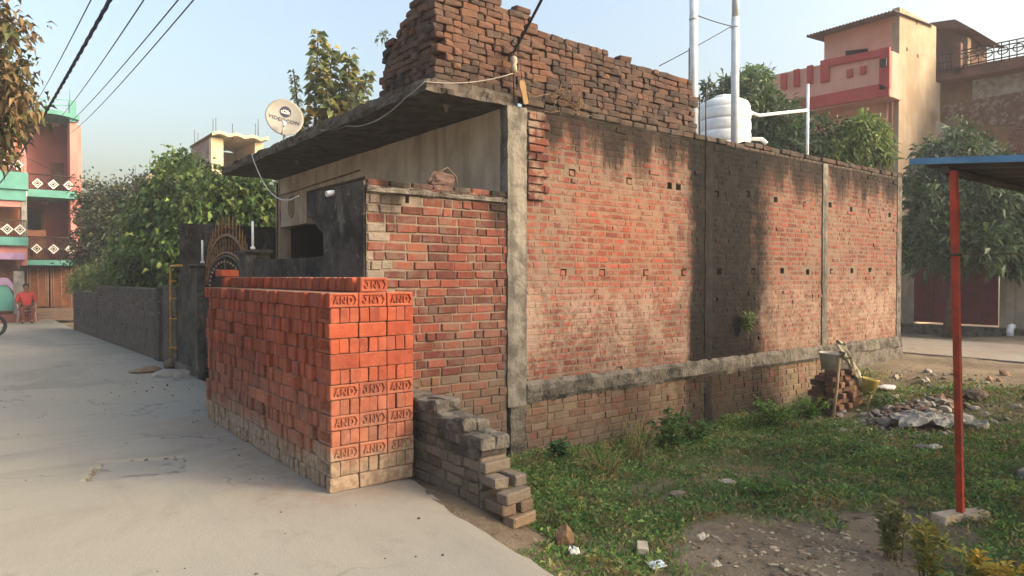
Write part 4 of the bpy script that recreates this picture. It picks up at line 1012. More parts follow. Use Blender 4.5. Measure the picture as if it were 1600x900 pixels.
mb=MB(); rr=random.Random(8)                       # grass growing at the foot and top of the street wall is part of the hedge; stems show in it
# teak like tree behind the canopy: tall leafy shoots
t=thing('teak_tree',(7.6,13.5,0),'young tree with tall shoots of big drooping leaves behind the canopy','tree')
rg=np.random.default_rng(21); PP=[];DD=[];LL=[];CC=[]; mb=MB()
for (x0,y0,x1,y1,d,w) in ((492,200,497,48,15,.24),(505,215,520,75,15.2,.26),(540,190,546,85,15.1,.27),(560,190,574,112,14.8,.22),(470,205,458,108,15.3,.13),(520,205,505,100,14.8,.24),(485,235,470,190,15,.25),(530,200,530,130,15.4,.28),(555,180,560,120,15.4,.22)):
    a,b=at(x0,y0,d),at(x1,y1,d); mb.tube([at(x0,330,d).lerp(a,.0),a,b],[.05,.035,.012],6)
    n=int(85*(b-a).length)
    for i in range(n):
        f=rg.random()**.85; p=a.lerp(b,f); ang=rg.random()*6.283; out=Vector((math.cos(ang),math.sin(ang),0))
        PP.append(p+out*.03+Vector((0,0,rg.normal()*.05))); DD.append(out*1.0+Vector((0,0,rg.uniform(-.5,.3)))); LL.append(w*rg.uniform(.8,1.4)*(1-.3*f))
        CC.append(np.array(G_TEAK[rg.integers(0,4)] if f>.25 or rg.random()>.4 else S(158,132,54))*rg.uniform(.75,1.2))
leafmesh('crown',M['leaf'],np.array([tuple(p) for p in PP]),np.array([tuple(p) for p in DD]),np.array(LL),np.array(LL)*.62,np.clip(np.array(CC),0,1),t,.35,fold=.12,seed=2)
mb.tube([(7.6,13.5,-.1),(7.6,13.5,3.2),tuple(at(515,260,15))],[.11,.09,.06],8); mb.build('trunk',M['bark'],t)
# overhanging tree at the top left (trunk outside the picture)
tree('overhanging_tree','tree with brown and olive dusty leaves hanging in at the top left','' or tuple(Vector((at(-330,500,10.5).x,at(-330,500,10.5).y,0))),[B(-34,70,10,52,70),B(-24,150,10,62,60),B(-42,212,10.2,55,44),B(24,120,9.8,24,28),B(-90,150,10.5,90,120),B(5,50,9.9,28,34),B(44,150,10,17,16)],820,11,.15,.08,[S(118,98,68),S(108,90,60),S(96,92,56),S(72,82,48),S(126,106,78),S(102,86,62),S(66,74,46)],.13,seed=6,spray=.10,mat='leaf_dry',droop=.45)
# roof side greenery and the mango trees on the right
p=onZ(605,50,4.0); tree('wall_sapling','tiny leafy sapling sprouting from the street side of the roof stack',(3.62,6.85,3.9),[(3.56,6.86,4.22,.05,.06,.05)],9,5,.055,.03,[S(126,138,84),S(110,126,74)],.008,seed=9,spray=.02,cat='sapling')
tree('mango_tree','dark mango tree standing behind the white tank and the wall',(15.6,10.6,0),[B(1215,205,17.5,42,45),B(1190,190,17.5,32,55),B(1265,215,17,42,38),B(1240,240,17,50,30),B(1150,150,18,26,30),B(1120,145,18,22,20),B(1185,140,18,24,34)],520,13,.26,.07,G_MANGO,.1,seed=12,spray=.09,droop=.22,spread=1.3,group='mango trees')
tree('mango_tree','small mango tree in front of the peach house, right of the thin white pipe',(16.6,8.9,0),[B(1338,230,16.5,34,34),B(1352,205,16.5,24,24),B(1312,240,16.5,26,24),B(1375,235,16.5,14,22)],380,13,.25,.066,[S(110,130,68),S(92,116,60),S(76,102,54),S(126,140,84)],.07,seed=13,spray=.09,droop=.22,spread=1.3,group='mango trees')
t=tree('mango_tree','large mango tree drooping over the maroon gate',(20.6,7.3,0),[B(1470,300,18.5,52,52),B(1540,320,18.3,58,50),B(1455,360,18.3,45,45),B(1520,380,18,56,40),B(1590,330,18.5,40,62),B(1490,235,18.6,46,30),B(1440,400,18.2,26,22),B(1580,395,18.2,24,30),B(1548,260,18.8,34,30)],950,14,.31,.09,G_MANGO,.13,seed=14,spray=.10,droop=.26,spread=1.3,group='mango trees')
tree('palm_sapling','light green papaya like top showing above the mango by the vent pipe',(17.5,11.8,0),[B(1184,120,18.6,16,13)],36,9,.42,.06,[S(120,146,92),S(104,132,80)],.05,seed=15,spray=.05,droop=.5)

# ================================================================ peach house and neighbours, right background
ph=thing('peach_house',(22.9,9.6,0),'peach two storey house with red framed balcony and bare cement side','house')
XP=22.9; c=onX(1405,12,XP); YP=c.y; zt=c.z
yl=onX(1288,55,XP).y; xr=onY(1462,35,YP).x
def xz(mb,pts,X,th,col=(.5,.5,.5)):                # a flat outline on a facade at X, th thick towards the street
    q=[onX(px,py,X) for px,py in pts]; mb.prism([(-(v.y),v.z) for v in q],(X,0,0),-UY,Vector((0,0,1)),-UX,th,col)
mb=MB(); mb.box(XP,XP+.25,YP+.02,YP+6.5,0,onX(1392,78,XP).z-1.1); mb.box(XP+.001,XP+.25,YP+.021,yl,onX(1392,78,XP).z-1.11,zt-.05); mb.box(XP+.26,xr-.2,yl-.1,yl,5,zt-.1); mb.box(xr-.2,xr,YP+.3,YP+6.5,0,zt-1.5); WAL=mb.build('wall',M['peach'],ph)
mb=MB(); mb.box(XP-.01,xr,YP-.02,YP+.2,0,zt+.02); xr2=onY(1468,200,YP).x; mb.box(xr,xr2,YP-.01,YP+.2,0,onY(1468,130,YP).z); mb.build('side_wall',M['cement'],ph)
mb=MB(); 
for (px,py) in ((1432,35),(1417,77),(1434,88)):
    q=onY(px,py,YP-.02); mb.add(bmesh_mesh_blob(.09,1,.4,px,1,.25,1),T(q.x,q.y,q.z),S(120,84,60))
mb.build('putlog_scar',M['stone'],ph)
XB=22.05                                           # balcony front
pts=[(1205,117),(1206,165),(1245,170),(1392,150),(1392,78),(1297,97),(1284,102),(1240,108)]
mb=MB(); xz(mb,[(1205,118),(1205,170),(1390,150),(1390,78)],XB,-.14); 
zb=onX(1390,150,XB).z; y0=onX(1390,150,XB).y; y1=onX(1205,170,XB).y
mb.box(XB+.02,XP,y0,y1,zb,zb+.14); mb.box(XB+.15,XP,y0,y0+.12,zb+.141,onX(1390,78,XB).z); BAL=mb.build('balcony',M['peach'],ph)
mb=MB()
for pts in ([(1222,117),(1222,140),(1230,140),(1230,115)],[(1242,110),(1242,136),(1250,136),(1250,108)],[(1263,104),(1263,131),(1271,131),(1271,102)],[(1284,96),(1284,129),(1297,127),(1297,93)],[(1298,93),(1298,104),(1376,89),(1376,78)],[(1376,77),(1376,142),(1392,138),(1392,74)],[(1240,158),(1240,175),(1391,150),(1391,139),(1376,132)],[(1325,110),(1325,122),(1333,120),(1333,108)],[(1346,105),(1346,117),(1354,115),(1354,103)]):
    m2=MB(); xz(m2,pts,XB-.002,.10); m2.build('red_band',M['redpaint'],BAL)
m2=MB(); xz(m2,[(1322,80),(1322,90),(1356,82),(1356,76)],XP-.002,.04); m2.build('window',M['dark'],WAL)
m2=MB(); n=26; a=onX(1405,12,XP); b=onX(1285,40,XP)
ya,yb=YP-.1,yl+.35; 
for s in (0,1):
    for i in range(n*2+1):
        y=ya+(yb-ya)*i/(n*2); w=.05 if i%2 else 0
        for x,z in ((XP-.55,zt-.25),(xr-.4,zt+.35-.4)): m2.v.append((x,y,z+w-(.03 if s else 0)))
    o=s*(n*2+1)*2
    for i in range(n*2): m2.face((o+i*2,o+i*2+1,o+i*2+3,o+i*2+2),(.5,.5,.5))
m2.build('roof_sheet',simple('roof_sheet',S(128,112,104),S(104,92,86),3,.8),ph)
m2=MB(); p=[onX(1388,76,XB-.05),onX(1389,150,XB-.05)]; m2.tube([tuple(p[0]),tuple(p[1]),tuple(onX(1394,156,XP-.08)),tuple(onX(1392,255,XP-.08)),],.035,6); m2.tube([tuple(onX(1386,160,XP-.1)),tuple(onX(1384,270,XP-.1))],.05,8); m2.build('drain_pipe',M['peach'],ph)
m2=MB(); q=onX(1382,99,XB-.1); m2.box(q.x-.1,q.x,q.y-.09,q.y+.09,q.z-.12,q.z+.12); m2.build('meter_box',M['iron'],ph); m2=MB(); q=onX(1345,199,XP-.05); m2.box(q.x-.1,q.x,q.y-.2,q.y+.2,q.z-.2,q.z+.2); m2.build('meter_box',M['iron'],ph)

bh=thing('brown_house',(27,9,0),'brown two storey house with dark scroll railing at the far right','house')
XQ=27.0
def fac(name,pts,X,th,mat,parent=bh,c=(.5,.5,.5)):
    m2=MB(); xz(m2,pts,X,th,c); m2.build(name,M[mat] if isinstance(mat,str) else mat,parent)
brn=simple('brown_wall',S(124,102,82),S(108,88,72),2,.9,local=False); bdk=simple('dark_brown_paint',S(104,74,64),S(88,64,58),2,.9)  # darker, redder brown of the slab, upper room, its roof and post
fac('wall',[(1458,112),(1458,320),(1680,320),(1680,82)],XQ,-.25,brn)
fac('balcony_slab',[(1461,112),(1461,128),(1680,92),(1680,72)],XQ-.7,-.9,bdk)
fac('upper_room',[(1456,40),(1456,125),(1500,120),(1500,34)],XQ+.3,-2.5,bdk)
fac('room_side',[(1501,56),(1501,112),(1512,110),(1512,58)],XQ+.0,-.3,brn)
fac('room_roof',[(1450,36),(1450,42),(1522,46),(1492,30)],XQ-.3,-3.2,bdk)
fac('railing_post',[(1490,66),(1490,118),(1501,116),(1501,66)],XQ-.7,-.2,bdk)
m2=MB()
def rail(pxa,pya,pxb,pyb,X,r): a,b=onX(pxa,pya,X),onX(pxb,pyb,X); m2.tube([tuple(a),tuple(b)],r,5)
XR=XQ-.72
for f in (0,.18,.42,.8): rail(1502,79+f*30,1680,43+f*30,XR,.022)
for i in range(16): px=1505+i*12; rail(px,79-(px-1502)*.2,px,109-(px-1502)*.2,XR,.018)
for i in range(8):
    c_=onX(1519+i*24,92-(17+i*24)*.2,XR); m2.tube([(c_.x,c_.y+.15*math.cos(k*.785),c_.z+.12*math.sin(k*.785)) for k in range(9)],.02,5,caps=False)
for f in (.1,.5,.9): rail(1461,84+f*30,1490,80+f*30,XR,.018)
for i in range(5): rail(1463+i*6,84,1463+i*6,114,XR,.012)
m2.build('railing',M['iron'],bh)
fac('window',[(1520,124),(1520,162),(1680,138),(1680,98)],XQ-.004,.05,'grey')
fac('parapet_wall',[(1470,165),(1470,196),(1680,196),(1680,128)],XQ-1.6,-.22,masonry('parapet_brick',smear=.5),bh,S(92,70,60))
sw=thing('sloped_wall',(24,9,0),'pale grey cement wall with sloping top beside the peach house','wall')
m2=MB(); xz(m2,[(1462,188),(1462,330),(1640,330),(1640,275),(1580,246)],XQ-2.4,-.2); m2.build('wall',simple('pale_cement',S(176,172,160),S(152,148,138),1.5,.9,local=False),sw)
bw=thing('unfinished_wall',(23.4,4.5,0),'red brick wall rising behind the shed roof at the right edge','wall')
p=onX(1578,0,23.3); brk=MB(); brick_wall(brk,(23.3,p.y,0),-UY,-UX,4.0,3.2,onX(1590,196,23.3).z,pal_long,MORT,prot=.012); brk.build('brick_face',M['wall_far'],bw,fix=False)
m2=MB(); m2.box(23.32,23.55,p.y-4,p.y,0,onX(1590,196,23.3).z-.02); m2.build('core',M['wall_far'],bw)
# gate across the lane
XG=21.81
gw_=thing('lane_wall',(XG,7,0),'grey beige plaster wall with plinth on both sides of the maroon gate','wall')
m2=MB(); m2.box(XG,XG+.2,8.62,9.4,0,2.5); m2.box(XG,XG+.2,-2,6.48,0,2.55); m2.box(XG+.001,XG+.2,6.48,8.62,2.23,2.55); m2.build('wall',simple('lane_plaster',S(158,148,130),S(128,120,108),1.6,.92,local=False,streak=(S(96,88,78),.5)),gw_)
m2=MB(); m2.box(XG-.35,XG-.01,-2,9.4,-.05,.20,jit=.01); m2.box(XG-.7,XG-.36,6.3,8.8,-.05,.10,jit=.01); m2.build('plinth',M['concrete_rough'],gw_)
gg=thing('maroon_gate',(XG,7.55,.2),'maroon sheet metal double gate with louvred side panels under the mango tree','gate')
for (a,b) in ((7.56,8.60),(6.50,7.54)):
    m2=MB(); m2.box(XG-.03,XG,a,b,.25,2.18); LF=m2.build('leaf',M['maroon'],gg)
    lo,hi=(b-.40,b-.04) if a>7 else (a+.04,a+.40)
    m2=MB()
    for i in range(24): z=.4+i*.072; m2.box(XG-.055,XG-.031,lo,hi,z,z+.04)
    m2.build('louvre',M['maroon'],LF)
    m2=MB(); l2,h2=(a+.12,b-.46) if a>7 else (a+.46,b-.12)
    for (y0,y1,z0,z1) in ((l2,h2,.4,.46),(l2,h2,2.05,2.11),(l2,l2+.05,.46,2.05),(h2-.05,h2,.46,2.05),(a,a+.05,.25,2.18),(b-.05,b,.25,2.18)): m2.box(XG-.06,XG-.031,y0,y1,z0,z1)
    m2.build('frame',M['maroon'],LF)
m2=MB(); 
for y in (7.4,7.48,7.64,7.72): m2.tube([(XG-.05,y,.3),(XG-.05,y,2.15)],.02,6)
m2.build('centre_bar',M['maroon'],gg)
q=onX(1581,528,XG-.42); g=thing('drain_elbow',(q.x,q.y,0),'white plastic drain elbow at the foot of the lane wall','pipe')
m2=MB(); m2.tube([(XG-.36,q.y,.26),(XG-.5,q.y,.26),(XG-.56,q.y,.2),(XG-.57,q.y,.0)],.08,12); m2.build('elbow',M['white_pvc'],g)

# ================================================================ shed with red post
PB=(6.03,2.03); zb=hz(*PB)
sh=thing('shed',(PB[0],PB[1],zb),'open shed of dark metal sheet with blue edge on an orange red post','shed')
P0=Vector((5.80,2.32,2.47)); e1=onX(1600,250,5.80); sl_=(e1.z-P0.z)/(e1.y-P0.y)
q2=onY(1600,297,2.32); sx=(q2.z-P0.z)/(q2.x-P0.x)
def rz(x,y): return P0.z+(y-P0.y)*sl_+(x-P0.x)*sx
m2=MB(); n=70; xs_=[5.81+i*(12.5-5.81)/n for i in range(n+1)]
for s in (0,1):
    for i,x in enumerate(xs_):
        w=(.022 if i%4 in(1,2) else 0)-(.012*s)
        for y in (-3.5,2.30): m2.v.append((x,y,rz(x,y)+w))
for i in range(n): 
    a=i*2; m2.face((a,a+1,a+3,a+2),(.5,.5,.5)); b=a+(n+1)*2; m2.face((b,b+2,b+3,b+1),(.5,.5,.5)); m2.face((a+1,b+1,b+3,a+3),(.5,.5,.5)); m2.face((a,a+2,b+2,b),(.5,.5,.5))
m2.build('roof_sheet',M['sheet'],sh)
m2=MB(); a=[(5.78,2.33),(5.806,2.33),(5.806,-3.5),(5.78,-3.5)]
for (z0,z1) in ((-.012,.036),):
    b=len(m2.v); m2.v+=[(x,y,rz(x,y)+z0) for x,y in a]+[(x,y,rz(x,y)+z1) for x,y in a]
    for f in ((0,3,2,1),(4,5,6,7),(0,1,5,4),(1,2,6,5),(2,3,7,6),(3,0,4,7)): m2.face(tuple(b+i for i in f),(.5,.5,.5))
m2.build('edge_trim',M['blue'],sh)
for (x,y) in ((6.0,-2.8),(11.5,2.0),(11.5,-2.8)):
    m2=MB(); m2.box(x-.03,x+.03,y-.03,y+.03,-.4,rz(x,y)-.06); m2.build('post',M['post'],sh)
m2=MB(); tp=onY(1490,277,2.05); 
pts=[Vector((PB[0],PB[1],zb-.05)),Vector((tp.x,tp.y,rz(tp.x,tp.y)-.06))]
for k,p_ in enumerate(pts):
    for (dx,dy) in ((-.023,-.023),(.023,-.023),(.023,.023),(-.023,.023)): m2.v.append((p_.x+dx,p_.y+dy,p_.z))
for k in range(4): l=(k+1)%4; m2.face((k,l,4+l,4+k),(.5,.5,.5))
m2.face((3,2,1,0),(.5,.5,.5)); m2.face((4,5,6,7),(.5,.5,.5)); 
PST=m2.build('post',M['post'],sh)
m2=MB(); pq=pts[0].lerp(pts[1],.77); m2.lathe([(.042,-.012),(.042,.012)],8,T(pq.x,pq.y,pq.z)); m2.build('wire_tie',M['bark'],PST); m2=MB(); pq=pts[0].lerp(pts[1],.19); m2.tube([(pq.x-.06,pq.y,pq.z),(pq.x,pq.y,pq.z)],.006,5); m2.build('wire_tie',M['bark'],PST)
for y in (2.1,.4,-1.4):
    m2=MB(); a=Vector((5.84,y,rz(5.84,y)-.055)); b=Vector((12.3,y,rz(12.3,y)-.055)); m2.tube([a,b],.035,6); m2.build('purlin',M['sheet'],sh)
for i,(dx,dy,r_) in enumerate(((-.10,.05,.3),(.10,-.04,.2))):
    loose('post_brick',PB[0]+dx,PB[1]+dy,zb+.035,r_-.6,0,.02,S(184,168,148),('left' if i==0 else 'right')+' pale brick laid at the foot of the orange red post','brick','bricks under the shed post','stone',1.1,i)
q=pts[0].lerp(pts[1],.77); m2=MB(); m2.tube(sag((q.x,q.y,q.z),(XG,4.6,2.35),.05,12),.005,4); tag(m2.build('clothes_wire',M['bark']),'thin wire strung from the orange red post to the lane wall','wire')
# ================================================================ left background: pink house at the end of the street
pk=thing('pink_house',(2.1,31.5,0),'pink house with teal slabs and dark balcony railings at the end of the street','house')
YK=31.5; k_=lambda px,py,Y=YK:onY(px,py,Y)
def fr(name,x0,y0,x1,y1,Y,dep,mat,parent=pk):      # a box seen between two photo corners on a front at Y, running back by dep
    a,b=onY(x0,y1,Y),onY(x1,y0,Y); m2=MB(); m2.box(a.x,b.x,Y,Y+dep,a.z,b.z); return m2.build(name,M[mat] if isinstance(mat,str) else mat,parent)
fr('rear_wall',-200,190,121,520,YK+1.7,.3,'pinkdeep'); 
a=k_(121,300); m2=MB(); m2.box(a.x-.001,a.x+.25,YK+1.0,YK+9,-.1,k_(115,188).z); m2.build('side_wall',M['pink'],pk)
m2=MB(); m2.box(k_(110,300).x,k_(122,300).x,YK,YK+.98,k_(110,412).z,k_(110,185).z); m2.build('pillar',M['pink'],pk)
fr('slab',36,407,124,414,YK-.25,2.0,'teal'); fr('slab',36,300,122,306,YK-.25,2.0,'teal')
fr('ground_wall',30,415,124,498,YK+.9,.2,'brown')
m2=MB(); n=14; b=len(m2.v)
xa,xb=k_(36,0).x,k_(121,0).x
for i in range(n+1):
    x=xa+(xb-xa)*i/n; zc=k_(80,184).z+.12*math.sin(math.pi*i/n)
    for (y,dz) in ((YK-.2,0),(YK-.2,.16),(YK+2.0,.16),(YK+2.0,0)): m2.v.append((x,y,zc+dz))
for i in range(n):
    for q in range(4): l=(q+1)%4; a=b+i*4; m2.face((a+q,a+4+q,a+4+l,a+l),(.5,.5,.5))
m2.build('curved_roof',M['teal'],pk)
fr('roof_post',109,158,119,190,YK-.1,.4,'teal')
m2=MB(); 
for py in (155,164): m2.tube([tuple(k_(-60,py-5)),tuple(k_(110,py+1))],.02,5)
m2.tube([tuple(k_(109,140)),tuple(k_(109,160))],.015,5); m2.build('roof_rail',M['teal'],pk)
def railing(x0,x1,yt,yb,Y,name='railing',nd=3,pinks=False):
    m2=MB(); a,b=onY(x0,yb,Y),onY(x1,yt,Y)
    for z in (a.z+.05,(a.z+b.z)/2,b.z): m2.tube([(a.x,Y,z),(b.x,Y,z)],.022,5)
    n=int((b.x-a.x)/.07)
    for i in range(n+1): x=a.x+(b.x-a.x)*i/n; m2.tube([(x,Y,a.z),(x,Y,b.z)],.011,4)
    r=m2.build(name,M['iron'],pk)
    for i in range(nd):
        x=a.x+(b.x-a.x)*(i+.5)/nd; z=(a.z+b.z)/2
        for s,mt in ((.18,'cement'),(.08,'cement')):
            m3=MB(); ring=[(x-s,z),(x,z+s*1.05),(x+s,z),(x,z-s*1.05)]; inn=[(x+(p-x)*.68,z+(q-z)*.68) for p,q in ring]
            o=len(m3.v)
            for y in (Y-.05,Y-.025): m3.v+=[(p,y,q) for p,q in ring]+[(p,y,q) for p,q in inn]
            for k in range(4):
                l=(k+1)%4; m3.face((o+k,o+l,o+4+l,o+4+k),(.5,.5,.5)); m3.face((o+8+k,o+12+k,o+12+l,o+8+l),(.5,.5,.5)); m3.face((o+k,o+8+k,o+8+l,o+l),(.5,.5,.5)); m3.face((o+4+k,o+4+l,o+12+l,o+12+k),(.5,.5,.5))
            d_=m3.build('diamond',M['white'],r)
railing(44,122,372,407,YK-.15); railing(46,119,277,300,YK-.15)
fr('door',43,326,68,378,YK+1.64,.05,'brown'); fr('door',80,255,100,300,YK+1.64,.05,'brown'); fr('wood_panel',36,360,72,406,YK-.05,.03,'brown')
fr('dark_opening',44,330,64,376,YK+1.60,.03,'dark')
for py in (318,195):
    g_=k_(78,py,YK+.9); m2=MB(); m2.tube([(g_.x,g_.y,g_.z+.35),(g_.x,g_.y,g_.z)],.015,5)
    for q in range(6): a=q*1.047; m2.tube([(g_.x,g_.y,g_.z),(g_.x+.25*math.cos(a),g_.y+.25*math.sin(a),g_.z-.05)],.012,4); m2.lathe([(.03,0),(.06,.04),(.05,.12)],6,T(g_.x+.25*math.cos(a),g_.y+.25*math.sin(a),g_.z-.05))
    m2.build('chandelier',M['cement'],pk)
# gate and steps
for (x0,x1) in ((42,76),(79,112)):
    m2=MB(); a,b=onY(x0,480,YK+.5),onY(x1,418,YK+.5); m2.box(a.x,b.x,YK+.5,YK+.55,a.z,b.z)
    g_=m2.build('gate_leaf',M['brown'],pk)
    m2=MB()
    for i in range(15): z=a.z+.08+i*(b.z-a.z-.1)/15; m2.box(a.x+.12,b.x-.12,YK+.46,YK+.5,z,z+.06)
    m2.build('gate_slat',simple('gate_slat_brown',S(134,84,60),S(110,68,50)),g_)
    m2=MB()
    for x in (a.x+.03,a.x+.1,b.x-.1,b.x-.03,(a.x+b.x)/2): m2.tube([(x,YK+.44,a.z),(x,YK+.44,b.z)],.010,5)
    m2.build('gate_trim',M['cement'],g_)
for i in range(4):
    m2=MB(); a,b=onY(36,497-i*4,YK-.6),onY(118,497-i*4,YK-.6); m2.box(a.x,b.x,YK-.9+i*.33,YK+.49,-.05,.09*(i+1)); m2.build('step',simple('step_stone',S(110,92,80),S(96,80,70)),pk)
# projecting left bay
YL=29.6
def fl(name,x0,y0,x1,y1,dep,mat,dy=0): return fr(name,x0,y0,x1,y1,YL+dy,dep,mat)
fl('bay_wall',-260,150,34,412,.3,simple('ochre_wall',S(150,96,70),S(136,86,64),1.5,.9,local=False),1.0)
fl('bay_pillar',33,225,41,415,.4,'pink',.3); fl('bay_pillar',34,310,42,370,.3,'grey',-.02)
for (a,b) in ((371,377),(270,277)): fl('slab',-260,a,44,b,1.2,'teal',-.2)
fl('band',-260,278,42,290,.5,'white',-.05); fl('band',-260,291,41,297,.5,'teal',-.1); fl('band',-260,298,40,309,.5,'pink'); fl('band',-260,378,40,392,.6,'pink'); fl('band',-260,395,40,402,.7,simple('lilac_paint',S(170,140,176)),-.1)
fl('ground_wall',-260,403,24,500,.3,'brown',.9)
railing(-40,41,345,371,YL-.1,nd=4); railing(-40,36,243,268,YL-.1,nd=4)
fl('bay_wall',-200,190,24,270,.3,'pink',.8)
fl('stone_pillar',22,424,38,492,.5,'grey',-.4); fl('lamp',27,415,32,424,.15,'iron',-.3)
m2=MB(); a,b=onY(-40,487,YL-.3),onY(21,446,YL-.3); m2.prism([(0,0),(b.x-a.x,0),(b.x-a.x,(b.z-a.z)*.6),((b.x-a.x)*.85,b.z-a.z),(0,b.z-a.z)],(a.x,YL-.3,a.z),UX,Vector((0,0,1)),UY,.2); m2.build('teal_panel',M['teal'],pk)
m2=MB(); m2.prism([(0,b.z-a.z+.005),((b.x-a.x)*.85,b.z-a.z+.005),(b.x-a.x+.08,(b.z-a.z)*.62),(b.x-a.x+.08,(b.z-a.z)*.95),((b.x-a.x)*.85,(b.z-a.z)*1.3),(0,(b.z-a.z)*1.3)],(a.x,YL-.35,a.z),UX,Vector((0,0,1)),UY,.26); m2.build('panel_trim',simple('lilac_trim',S(166,140,176)),pk)
m2=MB(); a=onY(-60,500,YL-.5); b=onY(60,487,YL-.5); m2.box(a.x,b.x,YL-.6,YL+.3,-.05,.28); m2.build('plinth',simple('plinth_red',S(132,84,76)),pk)

# far unfinished buildings
def farbox(name,label,px,py,d,xr_px,yl_px,openf):
    c=at(px,py,d); xr_=onY(xr_px,py,c.y).x; t=onX(yl_px,py,c.x).y
    b=thing(name,(c.x,c.y,0),label,'building'); H_=c.z
    grey=simple('raw_cement',S(134,126,118),S(112,104,98),2,.9,local=False,streak=(S(80,76,72),.6)); crm=simple('cream_wall',S(206,190,160),S(190,172,142),2,.9,local=False)
    m2=MB(); m2.box(c.x,c.x+.2,c.y,t,0,H_); m2.build('side_wall',grey,b)
    if openf:
        m2=MB(); m2.box(c.x+.201,xr_,t-.2,t,0,H_-.01); m2.box(xr_-.35,xr_,c.y+.02,t-.21,0,H_-.02); m2.box(c.x-.012,c.x+.45,c.y-.012,c.y+.3,0,H_-.01); m2.box(c.x+.46,xr_-.36,c.y,c.y+.2,0,H_-2.3); m2.build('front_wall',crm,b)
        m2=MB(); n=20
        for i in range(n+1):
            x=c.x-.05+(xr_-c.x+.15)*i/n; z=H_+.02+.10*abs(math.sin(i*.55))
            for (y,dz) in ((c.y-.35,0),(c.y-.35,.12),(t,.12),(t,0)): m2.v.append((x,y,z+dz-.02))
        for i in range(n):
            for q in range(4): l=(q+1)%4; a=i*4; m2.face((a+q,a+4+q,a+4+l,a+l),(.5,.5,.5))
        m2.build('roof_slab',crm,b)
        m2=MB(); m2.box(c.x+.9,xr_-.5,t-.26,t-.21,H_-2.0,H_-1.45); m2.build('window',M['yellow'],b)
    else:
        m2=MB(); m2.box(c.x+.201,xr_,c.y,c.y+.2,0,H_-.01); m2.build('front_wall',simple('raw_plaster',S(164,148,128),S(142,128,112),2,.9,local=False),b)
        m2=MB(); m2.box(c.x+.2,xr_,c.y+.2,t,H_-.2,H_); m2.build('roof_slab',grey,b)
    m2=MB(); rr=random.Random(px)
    for q in range(9): x=rr.uniform(c.x+.1,xr_-.1) if q%3==0 else (c.x+.12 if q%3==1 else xr_-.2)+rr.uniform(-.12,.12); y=rr.choice([c.y+.1,t-.15]); m2.tube([(x,y,H_),(x,y,H_+rr.uniform(.6,1.0))],.012,4)
    o=m2.build('reinforcing_rods',M['iron'],b); o['kind']='stuff'
farbox('unfinished_building','unfinished cream building with an open upper room above the creeper',330,214,27,412,298,True)
farbox('cement_building','small raw cement building far behind the bushy trees',228,271,36,266,206,False)

# overhead wires along the street
for i,(a,b,dn,r,lb) in enumerate((((140,0),(40,182),5.5,.006,'thin overhead wire furthest left, passing behind the brown leaves'),((222,0),(85,192),5.5,.007,'thin overhead wire just right of the thick twisted one'),((275,0),(95,203),5.5,.007,'thin overhead wire second from the right over the street'),((299,0),(110,208),5.5,.007,'thin overhead wire furthest right over the street'))):
    far=onY(b[0],b[1],31.2); d=Vector((a[0]-b[0],a[1]-b[1])); nr=at(a[0]+d.x*.25,a[1]+d.y*.25,dn)
    m2=MB(); m2.tube(sag(nr,far,.12,26),r,5); tag(m2.build('overhead_wire',M['black_wire']),lb,'wire','overhead wires')
far=onY(-12,300,31.0); nr=at(205,-60,5.5); base=sag(nr,far,.18,150); m2=MB()
for ph_ in (0,2.09,4.19): m2.tube([q+Vector((.012*math.cos(i*1.1+ph_),0,.012*math.sin(i*1.1+ph_))) for i,q in enumerate(base)],.010,4)
tag(m2.build('twisted_cable',simple('twisted_black',S(36,42,66),rough=.5)),'thick twisted black power cable crossing the upper left sky','cable')
a=onY(30,240,29.5); b=at(430,360,13); m2=MB(); m2.tube(sag(a,b,.3,16),.008,4); tag(m2.build('overhead_wire',M['black_wire']),'low slack wire from the pink house balcony towards the hedge','wire','overhead wires')

# ================================================================ people, chair, motorcycle
def skinned(name,verts,edges,radii,mat,parent=None,sub=2,root=0):
    me=bpy.data.meshes.new(name); me.from_pydata([tuple(v) for v in verts],edges,[]); o=put(name,me)
    o.modifiers.new('skin','SKIN'); o.modifiers.new('sub','SUBSURF').levels=sub
    for i,r in enumerate(radii): 
        sv=me.skin_vertices[0].data[i]; sv.radius=(r,r) if not isinstance(r,tuple) else r; sv.use_root=(i==root)
    dg=bpy.context.evaluated_depsgraph_get(); m2=bpy.data.meshes.new_from_object(o.evaluated_get(dg)); o.modifiers.clear(); o.data=m2; bpy.data.meshes.remove(me)
    m2.materials.clear(); m2.materials.append(mat)
    for p in m2.polygons: p.use_smooth=True
    if parent: o.parent=parent; o.matrix_parent_inverse=Matrix.Identity(4)
    return o
def cloth(c): return simple('fabric',c,tuple(x*.8 for x in c),14,.95,.2)
